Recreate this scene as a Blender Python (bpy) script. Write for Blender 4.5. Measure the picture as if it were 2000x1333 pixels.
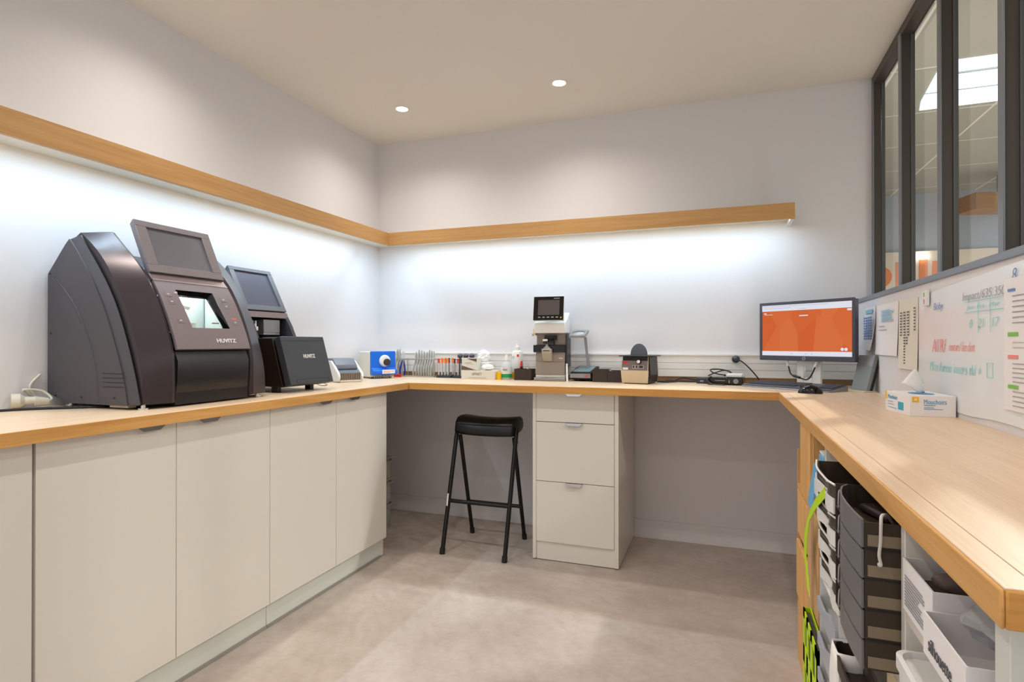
import bpy, bmesh, math, random
from mathutils import Vector, Matrix
random.seed(7)
for o in list(bpy.data.objects): bpy.data.objects.remove(o)
SC = bpy.context.scene
COL = SC.collection
PI = math.pi

# ------------------------------------------------------------------ camera
cd = bpy.data.cameras.new('camera'); cam = bpy.data.objects.new('camera', cd); COL.objects.link(cam)
cd.sensor_width = 36.0; cd.lens = 1128.46 / 2000 * 36.0; cd.clip_start = 0.02; cd.clip_end = 60
cam.location = (2.2043, -3.3815, 1.1164)
cam.rotation_euler = (PI / 2 + 0.0039, 0, 0.3508)
SC.camera = cam
SC.view_settings.view_transform = 'Standard'; SC.view_settings.look = 'None'
SC.view_settings.exposure = -0.14; SC.view_settings.gamma = 1.0; SC.view_settings.use_curve_mapping = False

# ------------------------------------------------------------------ world (even fill light added, entering by the open sides of the model)
w = bpy.data.worlds.new('world'); SC.world = w; w.use_nodes = True
w.node_tree.nodes['Background'].inputs[0].default_value = (0.98, 0.96, 0.95, 1)
w.node_tree.nodes['Background'].inputs[1].default_value = 1.05

# ------------------------------------------------------------------ room measures
H = 2.463          # ceiling
ZC = 0.900         # worktop
CT = 0.036
XL = 0.581         # left worktop front edge
YB = -0.597        # back worktop front edge
XR = 2.434         # right worktop front edge
XW = 2.846         # half wall under the window
XF = 2.913         # window frame face
YE = -2.755        # end of the right worktop
YEND = -5.2        # room behind the camera

def lin(c):
    return tuple(((v / 255) / 12.92 if v / 255 <= 0.04045 else ((v / 255 + 0.055) / 1.055) ** 2.4) for v in c)

# ------------------------------------------------------------------ materials
MATS = {}
def mat(name, rgb, rough=0.5, metal=0.0, spec=0.5, noise=0.0, nscale=40.0, bump=0.0, bscale=200.0, emit=None, estr=0.0, alpha=1.0, trans=0.0, coat=0.0, ior=1.45):
    if name in MATS: return MATS[name]
    m = bpy.data.materials.new(name); m.use_nodes = True
    nt = m.node_tree; b = nt.nodes['Principled BSDF']
    c = lin(rgb)
    b.inputs['Base Color'].default_value = (*c, 1)
    b.inputs['Roughness'].default_value = rough
    b.inputs['Metallic'].default_value = metal
    b.inputs['Specular IOR Level'].default_value = spec
    b.inputs['Transmission Weight'].default_value = trans
    b.inputs['Coat Weight'].default_value = coat
    b.inputs['IOR'].default_value = ior
    b.inputs['Alpha'].default_value = alpha
    if emit: 
        b.inputs['Emission Color'].default_value = (*lin(emit), 1)
        b.inputs['Emission Strength'].default_value = estr
    if noise or bump:
        tc = nt.nodes.new('ShaderNodeTexCoord')
        if noise:
            n = nt.nodes.new('ShaderNodeTexNoise'); n.inputs['Scale'].default_value = nscale; n.inputs['Detail'].default_value = 5
            r = nt.nodes.new('ShaderNodeValToRGB')
            r.color_ramp.elements[0].position = 0.3; r.color_ramp.elements[1].position = 0.7
            r.color_ramp.elements[0].color = (*[max(0, v * (1 - noise)) for v in c], 1)
            r.color_ramp.elements[1].color = (*[min(1, v * (1 + noise)) for v in c], 1)
            nt.links.new(tc.outputs['Object'], n.inputs['Vector']); nt.links.new(n.outputs['Fac'], r.inputs['Fac'])
            nt.links.new(r.outputs['Color'], b.inputs['Base Color'])
        if bump:
            n2 = nt.nodes.new('ShaderNodeTexNoise'); n2.inputs['Scale'].default_value = bscale
            bp = nt.nodes.new('ShaderNodeBump'); bp.inputs['Strength'].default_value = bump; bp.inputs['Distance'].default_value = 0.002
            nt.links.new(tc.outputs['Object'], n2.inputs['Vector']); nt.links.new(n2.outputs['Fac'], bp.inputs['Height'])
            nt.links.new(bp.outputs['Normal'], b.inputs['Normal'])
    MATS[name] = m; return m

def wood(name, dark, light, axis='Y', rough=0.4, fine=1.0):
    """oak: grain stretched along one axis"""
    m = bpy.data.materials.new(name); m.use_nodes = True; nt = m.node_tree; b = nt.nodes['Principled BSDF']
    tc = nt.nodes.new('ShaderNodeTexCoord'); mp = nt.nodes.new('ShaderNodeMapping')
    s = {'X': (1.2, 22, 22), 'Y': (22, 1.2, 22), 'Z': (22, 22, 1.2)}[axis]
    mp.inputs['Scale'].default_value = tuple(v * fine for v in s)
    n = nt.nodes.new('ShaderNodeTexNoise'); n.inputs['Scale'].default_value = 1.6; n.inputs['Detail'].default_value = 7; n.inputs['Roughness'].default_value = 0.62; n.inputs['Distortion'].default_value = 0.9
    mp2 = nt.nodes.new('ShaderNodeMapping')
    s2 = {'X': (6, 260, 260), 'Y': (260, 6, 260), 'Z': (260, 260, 6)}[axis]
    mp2.inputs['Scale'].default_value = s2
    n2 = nt.nodes.new('ShaderNodeTexNoise'); n2.inputs['Scale'].default_value = 1.0; n2.inputs['Detail'].default_value = 2
    r = nt.nodes.new('ShaderNodeValToRGB')
    r.color_ramp.elements[0].position = 0.28; r.color_ramp.elements[1].position = 0.72
    r.color_ramp.elements[0].color = (*lin(dark), 1); r.color_ramp.elements[1].color = (*lin(light), 1)
    mx = nt.nodes.new('ShaderNodeMix'); mx.data_type = 'RGBA'; mx.blend_type = 'MULTIPLY'; mx.inputs[0].default_value = 0.22
    r2 = nt.nodes.new('ShaderNodeValToRGB'); r2.color_ramp.elements[0].position = 0.35; r2.color_ramp.elements[1].position = 0.55
    r2.color_ramp.elements[0].color = (0.72, 0.66, 0.58, 1); r2.color_ramp.elements[1].color = (1, 1, 1, 1)
    L = nt.links.new
    L(tc.outputs['Object'], mp.inputs['Vector']); L(mp.outputs['Vector'], n.inputs['Vector']); L(n.outputs['Fac'], r.inputs['Fac'])
    L(tc.outputs['Object'], mp2.inputs['Vector']); L(mp2.outputs['Vector'], n2.inputs['Vector']); L(n2.outputs['Fac'], r2.inputs['Fac'])
    L(r.outputs['Color'], mx.inputs[6]); L(r2.outputs['Color'], mx.inputs[7]); L(mx.outputs[2], b.inputs['Base Color'])
    b.inputs['Roughness'].default_value = rough
    MATS[name] = m; return m

M_top_y = wood('oak_top_y', (221, 193, 160), (235, 210, 180), 'Y', 0.36)
M_top_x = wood('oak_top_x', (221, 193, 160), (235, 210, 180), 'X', 0.36)
M_edge_y = wood('oak_edge_y', (202, 146, 76), (228, 178, 108), 'Y', 0.42)
M_edge_x = wood('oak_edge_x', (198, 138, 62), (224, 168, 88), 'X', 0.42)
M_led_y = wood('oak_ledge_y', (188, 142, 86), (206, 162, 106), 'Y', 0.5)
M_led_x = wood('oak_ledge_x', (190, 144, 86), (208, 164, 106), 'X', 0.5)
M_crate = wood('pine_crate', (216, 158, 90), (240, 192, 124), 'Z', 0.6)
M_beam = wood('beam_wood', (150, 110, 70), (176, 132, 88), 'X', 0.6)
M_wall = mat('wall_paint', (222, 220, 222), 0.85, bump=0.05, bscale=350)
M_ceil = mat('ceiling_paint', (226, 221, 213), 0.9, bump=0.03, bscale=200)
M_lam = mat('white_laminate', (226, 222, 214), 0.26, spec=0.5)
M_lam_in = mat('white_carcass', (214, 208, 198), 0.5)
M_kick = mat('kick_laminate', (214, 218, 212), 0.4)
M_trunk = mat('white_pvc', (232, 230, 226), 0.45)
M_groove = mat('groove_grey', (150, 146, 140), 0.7)
M_white = mat('white_plastic', (232, 232, 230), 0.4)
M_white2 = mat('warm_white_plastic', (222, 218, 206), 0.42)
M_black = mat('black_plastic', (24, 22, 24), 0.4)
M_blackgl = mat('black_gloss', (12, 11, 13), 0.12)
M_dark = mat('charcoal_plastic', (54, 56, 62), 0.4, bump=0.06, bscale=900)
M_brownmet = mat('bronze_grey_metallic', (124, 114, 118), 0.6, metal=0.0)
M_shell = mat('dark_shell_metallic', (62, 54, 57), 0.30, metal=0.4, bump=0.03, bscale=900)
M_sidep = mat('side_panel_grey', (70, 66, 70), 0.42, bump=0.15, bscale=1200)
M_bezel = mat('screen_bezel', (122, 114, 118), 0.5)
M_lcd = mat('lcd_off', (106, 106, 114), 0.3)
M_chrome = mat('chrome', (205, 205, 208), 0.16, metal=1)
M_logo = mat('logo_silver', (226, 226, 228), 0.4)
M_steel = mat('steel_tool', (204, 202, 198), 0.36, metal=0.45)
M_wire = mat('wire_metal', (170, 165, 155), 0.35, metal=0.6)
M_alu = mat('grey_alu', (150, 150, 152), 0.4, metal=0.5)
M_blue = mat('blue_plastic', (14, 104, 214), 0.33)
M_taupe = mat('taupe_metal', (150, 140, 132), 0.45)
M_cream = mat('cream_enamel', (214, 196, 168), 0.42)
M_frame = mat('window_steel_hazed', (70, 64, 58), 0.4, metal=0.1)  # browner steel, haze put into the colour
M_frameface = mat('window_steel_lit', (126, 130, 136), 0.35, metal=0.3)  # same steel, lighter for the light caught on its room side
M_bead = mat('window_bead', (84, 84, 84), 0.4)
M_sill = mat('sill_grey', (118, 126, 138), 0.35)
M_leather = mat('black_leather', (16, 14, 16), 0.32)
M_stool = mat('stool_metal', (22, 18, 18), 0.35, metal=0.2)
M_crateg = mat('grey_crate', (160, 158, 148), 0.6)
M_paper = mat('paper', (236, 234, 236), 0.8)
M_card = mat('cardboard', (206, 164, 118), 0.85, noise=0.06)
M_lime = mat('lime_plastic', (196, 236, 10), 0.5)
M_ltblue = mat('light_blue_pack', (110, 178, 224), 0.4)
M_orange = mat('hazed_orange', (246, 150, 96), 0.6)  # washed-out orange, the haze over the letters is in the colour
M_red = mat('red_plastic', (216, 44, 40), 0.45)
M_yellow = mat('yellow_plastic', (244, 190, 10), 0.45)
M_green = mat('green_print', (30, 160, 92), 0.5)
M_lgreen = mat('light_green_print', (128, 196, 90), 0.6)
M_ink = mat('black_ink', (84, 84, 90), 0.7)
M_inkg = mat('grey_ink', (158, 156, 160), 0.7)
M_inkb = mat('blue_ink', (112, 140, 200), 0.7)
M_inklb = mat('light_blue_ink', (150, 200, 224), 0.7)
M_inkr = mat('red_marker', (236, 146, 140), 0.7)
M_inkt = mat('teal_marker', (140, 214, 214), 0.7)
M_rack = mat('tool_block', (44, 46, 52), 0.35)
M_lens = mat('dark_box_brown', (56, 44, 40), 0.5)
M_skin_or = mat('orange_rubber', (238, 130, 60), 0.5)
M_cable = mat('cable_black', (26, 24, 26), 0.5)
M_cablew = mat('cable_cream', (214, 206, 188), 0.5)
M_tissue = mat('tissue', (244, 242, 240), 0.9)
M_smoke = mat('smoked_plastic', (124, 125, 129), 0.25, trans=0.25, ior=1.2)
M_smoked = mat('smoked_plastic_dark', (84, 74, 64), 0.25, trans=0.35, ior=1.15)
M_clear = mat('clear_film', (238, 240, 244), 0.25, trans=0.7, ior=1.1)
M_sheet = mat('plastic_sheet', (232, 236, 240), 0.25)
M_bott = mat('translucent_bottle', (232, 236, 238), 0.2, trans=0.4, ior=1.2)
M_string = mat('white_string', (206, 202, 198), 0.8)
M_inner = mat('chamber_white', (214, 222, 220), 0.35)

def glass_mat():
    m = bpy.data.materials.new('window_glass'); m.use_nodes = True; nt = m.node_tree
    for n in list(nt.nodes): nt.nodes.remove(n)
    o = nt.nodes.new('ShaderNodeOutputMaterial'); t = nt.nodes.new('ShaderNodeBsdfTransparent'); g = nt.nodes.new('ShaderNodeBsdfGlossy')
    lw = nt.nodes.new('ShaderNodeLayerWeight'); pw = nt.nodes.new('ShaderNodeMath'); pw.operation = 'POWER'; pw.inputs[1].default_value = 5.0
    ma = nt.nodes.new('ShaderNodeMath'); ma.operation = 'MULTIPLY_ADD'; ma.inputs[1].default_value = 0.8; ma.inputs[2].default_value = 0.04
    ge = nt.nodes.new('ShaderNodeNewGeometry'); inv = nt.nodes.new('ShaderNodeMath'); inv.operation = 'SUBTRACT'; inv.inputs[0].default_value = 1.0
    f = nt.nodes.new('ShaderNodeMath'); f.operation = 'MULTIPLY'
    nt.links.new(lw.outputs['Facing'], pw.inputs[0]); nt.links.new(pw.outputs[0], ma.inputs[0]); nt.links.new(ge.outputs['Backfacing'], inv.inputs[1])
    nt.links.new(ma.outputs[0], f.inputs[0]); nt.links.new(inv.outputs[0], f.inputs[1])
    t.inputs[0].default_value = (0.94, 0.96, 0.95, 1); g.inputs['Roughness'].default_value = 0.02
    mx = nt.nodes.new('ShaderNodeMixShader')
    nt.links.new(f.outputs[0], mx.inputs[0]); nt.links.new(t.outputs[0], mx.inputs[1]); nt.links.new(g.outputs[0], mx.inputs[2]); nt.links.new(mx.outputs[0], o.inputs[0])
    return m
M_glass = glass_mat()
def emat(name, rgb, s):
    m = bpy.data.materials.new(name); m.use_nodes = True; nt = m.node_tree
    for n in list(nt.nodes): nt.nodes.remove(n)
    o = nt.nodes.new('ShaderNodeOutputMaterial'); e = nt.nodes.new('ShaderNodeEmission'); e.inputs[0].default_value = (*lin(rgb), 1); e.inputs[1].default_value = s
    nt.links.new(e.outputs[0], o.inputs[0]); return m
M_lamp = emat('lamp_lens', (255, 250, 240), 14.0)
M_strip = emat('led_strip_glow', (222, 238, 255), 1.0)
M_sky = emat('skylight_glow', (236, 246, 250), 2.4)

def floor_mat():
    m = bpy.data.materials.new('vinyl_floor'); m.use_nodes = True; nt = m.node_tree; b = nt.nodes['Principled BSDF']; L = nt.links.new
    tc = nt.nodes.new('ShaderNodeTexCoord')
    n = nt.nodes.new('ShaderNodeTexNoise'); n.inputs['Scale'].default_value = 3.2; n.inputs['Detail'].default_value = 9; n.inputs['Roughness'].default_value = 0.68
    n3 = nt.nodes.new('ShaderNodeTexNoise'); n3.inputs['Scale'].default_value = 26; n3.inputs['Detail'].default_value = 6
    r = nt.nodes.new('ShaderNodeValToRGB'); r.color_ramp.elements[0].position = 0.3; r.color_ramp.elements[1].position = 0.72
    r.color_ramp.elements[0].color = (*lin((174, 161, 151)), 1); r.color_ramp.elements[1].color = (*lin((202, 192, 184)), 1)
    r3 = nt.nodes.new('ShaderNodeValToRGB'); r3.color_ramp.elements[0].position = 0.3; r3.color_ramp.elements[1].position = 0.6
    r3.color_ramp.elements[0].color = (0.86, 0.84, 0.82, 1); r3.color_ramp.elements[1].color = (1, 1, 1, 1)
    mx = nt.nodes.new('ShaderNodeMix'); mx.data_type = 'RGBA'; mx.blend_type = 'MULTIPLY'; mx.inputs[0].default_value = 0.8
    L(tc.outputs['Object'], n.inputs['Vector']); L(tc.outputs['Object'], n3.inputs['Vector']); L(n.outputs['Fac'], r.inputs['Fac']); L(n3.outputs['Fac'], r3.inputs['Fac'])
    L(r.outputs['Color'], mx.inputs[6]); L(r3.outputs['Color'], mx.inputs[7]); L(mx.outputs[2], b.inputs['Base Color'])
    b.inputs['Roughness'].default_value = 0.5
    return m
M_floor = floor_mat()
def tile_mat():
    m = bpy.data.materials.new('ceiling_tiles'); m.use_nodes = True; nt = m.node_tree; b = nt.nodes['Principled BSDF']; L = nt.links.new
    tc = nt.nodes.new('ShaderNodeTexCoord'); br = nt.nodes.new('ShaderNodeTexBrick')
    br.offset = 0; br.inputs['Scale'].default_value = 1.0; br.inputs['Brick Width'].default_value = 0.8; br.inputs['Row Height'].default_value = 0.8
    br.inputs['Mortar Size'].default_value = 0.008; br.inputs['Color1'].default_value = (*lin((182, 181, 168)), 1); br.inputs['Color2'].default_value = (*lin((188, 187, 174)), 1)
    br.inputs['Mortar'].default_value = (*lin((246, 242, 232)), 1)
    L(tc.outputs['Object'], br.inputs['Vector']); L(br.outputs['Color'], b.inputs['Base Color']); b.inputs['Roughness'].default_value = 0.8
    return m
M_tiles = tile_mat()
def screen_mat():
    """desktop picture of the monitor: orange wash with lighter facets (flat emitter)"""
    m = bpy.data.materials.new('monitor_picture'); m.use_nodes = True; nt = m.node_tree; L = nt.links.new
    for n in list(nt.nodes): nt.nodes.remove(n)
    o = nt.nodes.new('ShaderNodeOutputMaterial'); e = nt.nodes.new('ShaderNodeEmission'); e.inputs[1].default_value = 0.95
    tc = nt.nodes.new('ShaderNodeTexCoord'); mp = nt.nodes.new('ShaderNodeMapping'); mp.inputs['Scale'].default_value = (7, 7, 5); mp.inputs['Rotation'].default_value = (0, 0.6, 0)
    v = nt.nodes.new('ShaderNodeTexVoronoi'); v.inputs['Scale'].default_value = 1.0
    r = nt.nodes.new('ShaderNodeValToRGB'); r.color_ramp.elements[0].color = (*lin((216, 92, 44)), 1); r.color_ramp.elements[1].color = (*lin((232, 132, 78)), 1)
    L(tc.outputs['Object'], mp.inputs['Vector']); L(mp.outputs['Vector'], v.inputs['Vector']); L(v.outputs['Color'], r.inputs['Fac']); L(r.outputs['Color'], e.inputs[0]); L(e.outputs[0], o.inputs[0])
    return m
M_screen = screen_mat()
M_uiwhite = emat('monitor_white', (238, 238, 250), 0.95)
M_uilav = emat('monitor_lavender', (196, 196, 226), 0.9)

# ------------------------------------------------------------------ mesh builders
class MB:
    def __init__(self): self.bm = bmesh.new()
    def quad(self, *p):
        return self.bm.faces.new([self.bm.verts.new(Vector(q)) for q in p])
    def box(self, x0, x1, y0, y1, z0, z1, mtx=None):
        P = [Vector((x, y, z)) for x in (x0, x1) for y in (y0, y1) for z in (z0, z1)]
        if mtx is not None: P = [mtx @ p for p in P]
        v = [self.bm.verts.new(p) for p in P]
        for f in ((0, 1, 3, 2), (4, 6, 7, 5), (0, 4, 5, 1), (2, 3, 7, 6), (0, 2, 6, 4), (1, 5, 7, 3)):
            self.bm.faces.new([v[i] for i in f])
        return self
    def hexa(self, P):
        """8 corners: bottom 4 ccw then top 4 ccw"""
        v = [self.bm.verts.new(Vector(p)) for p in P]
        for f in ((3, 2, 1, 0), (4, 5, 6, 7), (0, 1, 5, 4), (1, 2, 6, 5), (2, 3, 7, 6), (3, 0, 4, 7)):
            self.bm.faces.new([v[i] for i in f])
        return self
    def loft(self, rings, caps=True, closed=True):
        R = [[self.bm.verts.new(Vector(p)) for p in r] for r in rings]
        n = len(R[0])
        for a, b in zip(R, R[1:]):
            for i in range(n if closed else n - 1):
                j = (i + 1) % n
                self.bm.faces.new((a[i], a[j], b[j], b[i]))
        if caps and closed:
            self.bm.faces.new(list(reversed(R[0]))); self.bm.faces.new(R[-1])
        return self
    def prism(self, poly, axis, a, b):
        """poly of 2D points; axis 'X': (y,z); 'Y': (x,z); 'Z': (x,y)"""
        def P(p, t):
            return {'X': (t, p[0], p[1]), 'Y': (p[0], t, p[1]), 'Z': (p[0], p[1], t)}[axis]
        return self.loft([[P(p, a) for p in poly], [P(p, b) for p in poly]])
    def cyl(self, p0, p1, r0, r1=None, n=16, caps=True):
        p0, p1 = Vector(p0), Vector(p1); r1 = r0 if r1 is None else r1
        d = (p1 - p0).normalized(); a = d.orthogonal().normalized(); b = d.cross(a)
        ring = lambda c, r: [c + (a * math.cos(2 * PI * i / n) + b * math.sin(2 * PI * i / n)) * r for i in range(n)]
        return self.loft([ring(p0, r0), ring(p1, r1)], caps)
    def lathe(self, prof, c=(0, 0, 0), n=24, mtx=None):
        rings = []
        for r, z in prof:
            ring = [Vector((c[0] + max(r, 1e-5) * math.cos(2 * PI * i / n), c[1] + max(r, 1e-5) * math.sin(2 * PI * i / n), c[2] + z)) for i in range(n)]
            if mtx is not None: ring = [mtx @ p for p in ring]
            rings.append(ring)
        return self.loft(rings)
    def tube(self, pts, r, n=8, smooth=True, sub=6):
        pts = [Vector(p) for p in pts]
        if smooth and len(pts) > 2:
            out = []
            for i in range(len(pts) - 1):
                a = pts[max(i - 1, 0)]; b = pts[i]; c = pts[i + 1]; d = pts[min(i + 2, len(pts) - 1)]
                for k in range(sub):
                    t = k / sub
                    out.append(0.5 * ((2 * b) + (c - a) * t + (2 * a - 5 * b + 4 * c - d) * t * t + (3 * b - a - 3 * c + d) * t ** 3))
            out.append(pts[-1]); pts = out
        rings = []; up = None
        for i, p in enumerate(pts):
            d = (pts[min(i + 1, len(pts) - 1)] - pts[max(i - 1, 0)]).normalized()
            if up is None: up = d.orthogonal().normalized()
            up = (up - d * up.dot(d)); up = up.normalized() if up.length > 1e-6 else d.orthogonal().normalized()
            s = d.cross(up)
            rings.append([p + (up * math.cos(2 * PI * k / n) + s * math.sin(2 * PI * k / n)) * r for k in range(n)])
        return self.loft(rings)
    def sphere(self, c, r, sx=1, sy=1, sz=1, n=14):
        prof = [(math.sin(PI * i / n), -math.cos(PI * i / n)) for i in range(n + 1)]
        m = Matrix.Translation(Vector(c)) @ Matrix.Diagonal((r * sx, r * sy, r * sz, 1))
        return self.lathe(prof, n=n + 6, mtx=m)
    def make(self, name, material, parent=None, bevel=0.0, smooth=False, seg=2, solid=0.0, mtx=None, angle=35):
        bm = self.bm
        if mtx is not None: bmesh.ops.transform(bm, matrix=mtx, verts=bm.verts)
        bmesh.ops.recalc_face_normals(bm, faces=bm.faces)
        me = bpy.data.meshes.new(name); bm.to_mesh(me); bm.free()
        if material: me.materials.append(material)
        o = bpy.data.objects.new(name, me); COL.objects.link(o)
        if parent is not None: o.parent = parent
        if solid: s = o.modifiers.new('solid', 'SOLIDIFY'); s.thickness = solid; s.offset = 0
        if bevel:
            b = o.modifiers.new('bevel', 'BEVEL'); b.width = bevel; b.segments = seg; b.limit_method = 'ANGLE'; b.angle_limit = math.radians(30)
        if smooth or bevel:
            for p in me.polygons: p.use_smooth = True
            try: me.set_sharp_from_angle(angle=math.radians(angle))
            except Exception: pass
        return o

def tag(o, label, cat, group=None, kind=None):
    if label: o['label'] = label
    if cat: o['category'] = cat
    if group: o['group'] = group
    if kind: o['kind'] = kind
    return o
def thing(name, loc, label, cat, rotz=0.0, group=None):
    o = bpy.data.objects.new(name, None); COL.objects.link(o); o.location = loc; o.rotation_euler = (0, 0, rotz); o.empty_display_size = 0.05
    return tag(o, label, cat, group)
def struct(o, label=None):
    o['kind'] = 'structure'
    if label: o['label'] = label
    return o
def dup(root, loc, label, rotz=None):
    r = root.copy(); COL.objects.link(r); r.location = loc; r['label'] = label
    if rotz is not None: r.rotation_euler = (0, 0, rotz)
    for ch in list(root.children):
        c = ch.copy(); COL.objects.link(c); c.parent = r
        for g in list(ch.children):
            d = g.copy(); COL.objects.link(d); d.parent = c
    return r
def basis(o, x, y):
    x = Vector(x).normalized(); y = Vector(y); y = (y - x * y.dot(x)).normalized(); z = x.cross(y)
    m = Matrix((x, y, z)).transposed().to_4x4(); m.translation = Vector(o); return m
def text(s, mtx, wdt, hgt, material, parent, name='lettering', shear=0.0, bold=0.0, ext=0.0006, center=False):
    """lettering fitted to wdt x hgt in the xy plane of mtx"""
    cu = bpy.data.curves.new('t', 'FONT'); cu.body = s; cu.size = 1.0; cu.shear = shear; cu.offset = bold; cu.extrude = 0.02; cu.resolution_u = 3
    to = bpy.data.objects.new('t', cu)
    me = bpy.data.meshes.new_from_object(to); bpy.data.objects.remove(to)
    xs = [v.co.x for v in me.vertices]; ys = [v.co.y for v in me.vertices]
    x0, x1, y0, y1 = min(xs), max(xs), min(ys), max(ys)
    for v in me.vertices:
        v.co = mtx @ Vector(((v.co.x - x0) / (x1 - x0) * wdt, (v.co.y - y0) / (y1 - y0) * hgt, (v.co.z + 0.02) / 0.04 * ext + 0.0003))
    me.materials.clear(); me.materials.append(material); me.name = name
    o = bpy.data.objects.new(name, me); COL.objects.link(o)
    if parent is not None: o.parent = parent
    return o
def rects(items, mtx, material, parent, name, ext=0.0006):
    """flat printed marks: (x0,x1,y0,y1) on the xy plane of mtx"""
    b = MB()
    for x0, x1, y0, y1 in items: b.box(x0, x1, y0, y1, 0.0002, 0.0002 + ext, mtx)
    return b.make(name, material, parent)

# ================================================================== room shell
struct(MB().box(-0.2, 7.2, YEND, 4.4, -0.06, 0.0).make('floor', M_floor), 'mottled beige-grey vinyl floor')
struct(MB().box(-0.2, 2.967, YEND, 0.0, H, H + 0.08).make('ceiling', M_ceil), 'smooth off-white ceiling')
struct(MB().box(-0.12, 0.0, YEND, 0.1, 0.0, H).make('wall_left', M_wall), 'pale grey left wall')
struct(MB().box(0.0, 2.965, 0.0, 0.1, 0.0, H).make('wall_back', M_wall), 'pale grey back wall')
struct(MB().box(XW, 2.967, YEND, 0.0, 0.0, 1.318).make('wall_right', M_wall), 'white half wall under the interior window')
b = MB(); b.box(0, XW, -0.007, 0, 0.0, 0.106); struct(b.make('baseboard_back', M_wall, bevel=0.002), 'low white skirting board on the back wall')
b = MB(); b.box(0, 0.007, -0.75, 0, 0.0, 0.106); struct(b.make('baseboard_left', M_wall, bevel=0.002))
# wall trunking with grooves and a brown strip painting the shadow gap at the worktop
b = MB()
for z0, z1, d in ((0.930, 0.969, 0.020), (0.9715, 1.005, 0.020), (1.0075, 1.047, 0.020), (1.047, 1.057, 0.024)): b.box(0.0, XW, -d, 0, z0, z1)
b.box(0.0, XW, -0.016, 0, 0.931, 1.05)
struct(b.make('trim_1', M_trunk, bevel=0.0012), 'white cable trunking with grooves along the back wall')
struct(MB().box(0.0, XW, -0.010, 0, 0.900, 0.931).make('trim_2', mat('gap_shade_brown', (150, 118, 84), 0.7)), 'thin brown strip painted as the shadow gap under the trunking')

# interior window (black steel frame on the half wall)
win = bpy.data.objects.new('window_1', None); COL.objects.link(win); struct(win, 'black steel framed interior window above the half wall')
MB().box(XW - 0.006, XF + 0.004, YEND, 0.0, 1.318, 1.3395).make('window_sill', M_sill, win, bevel=0.002)['label'] = 'blue-grey metal sill'
MB().box(XF, 2.966, YEND, 0.0, 2.425, H).make('top_rail', M_frame, win, bevel=0.002)
MB().box(XF + 0.002, 2.966, YEND, 0.0, 1.3395, 1.352).make('bottom_rail', M_frame, win)
ys = [(-0.002, -0.030)] + [(-0.478 - 0.479 * k, -0.510 - 0.479 * k) for k in range(9)]
for k, (ya, yb) in enumerate(ys):
    b = MB(); b.box(XF + 0.003, 2.950, yb + 0.004, ya - 0.004, 1.3395, 2.44); m = b.make('mullion', M_frame, win, bevel=0.001)
    MB().box(XF - 0.001, XF + 0.004, yb, ya, 1.3395, 2.44).make('lit_room_face', M_frameface, m, bevel=0.001)  # room side of the mullion, caught light painted as lighter steel
    MB().box(2.9505, 2.966, yb + 0.001, ya - 0.001, 1.3395, 2.44).make('glazing_bead', M_bead, m)
for k in range(len(ys) - 1):
    MB().box(2.956, 2.960, ys[k + 1][0] - 0.0005, ys[k][1] + 0.0005, 1.352, 2.425).make('pane', M_glass, win)

# ================================================================== shop beyond the window
struct(MB().box(2.965, 7.2, YEND, 4.4, 2.80, 2.86).make('ceiling_shop', M_tiles), 'grey tiled shop ceiling beyond the window')
struct(MB().box(2.9, 7.2, 4.3, 4.42, 0, 2.8).make('wall_far', mat('shop_wall_grey', (186, 196, 206), 0.8)), 'blue-grey far wall of the shop')
struct(MB().box(2.785, 2.965, 0.1, 4.3, 0, 2.8).make('wall_return', M_wall))
struct(MB().box(2.9672, 2.985, YEND, 4.3, H + 0.002, 2.8).make('trim_3', M_wall))
sg = thing('shop_sign', (4.9, 4.24, 0.0), 'warm white sign board with large orange letters seen through the window', 'sign')
MB().box(-1.3, 1.6, 0.0, 0.05, 1.2, 2.145).make('board', mat('sign_white', (244, 232, 214), 0.6), sg)
def letter_o(b, cx, cz, r, t):
    n = 28
    for i in range(n):
        a0, a1 = 2 * PI * i / n, 2 * PI * (i + 1) / n
        b.hexa([(cx + (r - t) * math.cos(a0), -0.012, cz + (r - t) * math.sin(a0)), (cx + r * math.cos(a0), -0.012, cz + r * math.sin(a0)), (cx + r * math.cos(a1), -0.012, cz + r * math.sin(a1)), (cx + (r - t) * math.cos(a1), -0.012, cz + (r - t) * math.sin(a1)),
                (cx + (r - t) * math.cos(a0), 0, cz + (r - t) * math.sin(a0)), (cx + r * math.cos(a0), 0, cz + r * math.sin(a0)), (cx + r * math.cos(a1), 0, cz + r * math.sin(a1)), (cx + (r - t) * math.cos(a1), 0, cz + (r - t) * math.sin(a1))])
b = MB(); letter_o(b, -1.03, 1.87, 0.125, 0.05); b.make('letter', M_orange, sg)
b = MB(); b.box(-0.865, -0.80, -0.012, 0, 1.62, 2.03); b.make('letter', M_orange, sg)
b = MB(); b.box(-0.64, -0.565, -0.012, 0, 1.62, 2.05); b.make('letter', M_orange, sg)
b = MB(); b.box(-0.52, -0.46, -0.012, 0, 1.62, 1.96); b.box(-0.52, -0.32, -0.012, 0, 1.96, 2.03); b.make('letter', M_orange, sg)
t = thing('bright_oval', (4.285, 4.235, 2.09), 'small glowing oval at the top of the sign board', 'lamp')  # emissive oval placed for a bright spot at the sign
MB().sphere((0, -0.03, 0), 0.05, sy=0.5, sz=0.5).make('lens', M_lamp, t, smooth=True)
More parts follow.
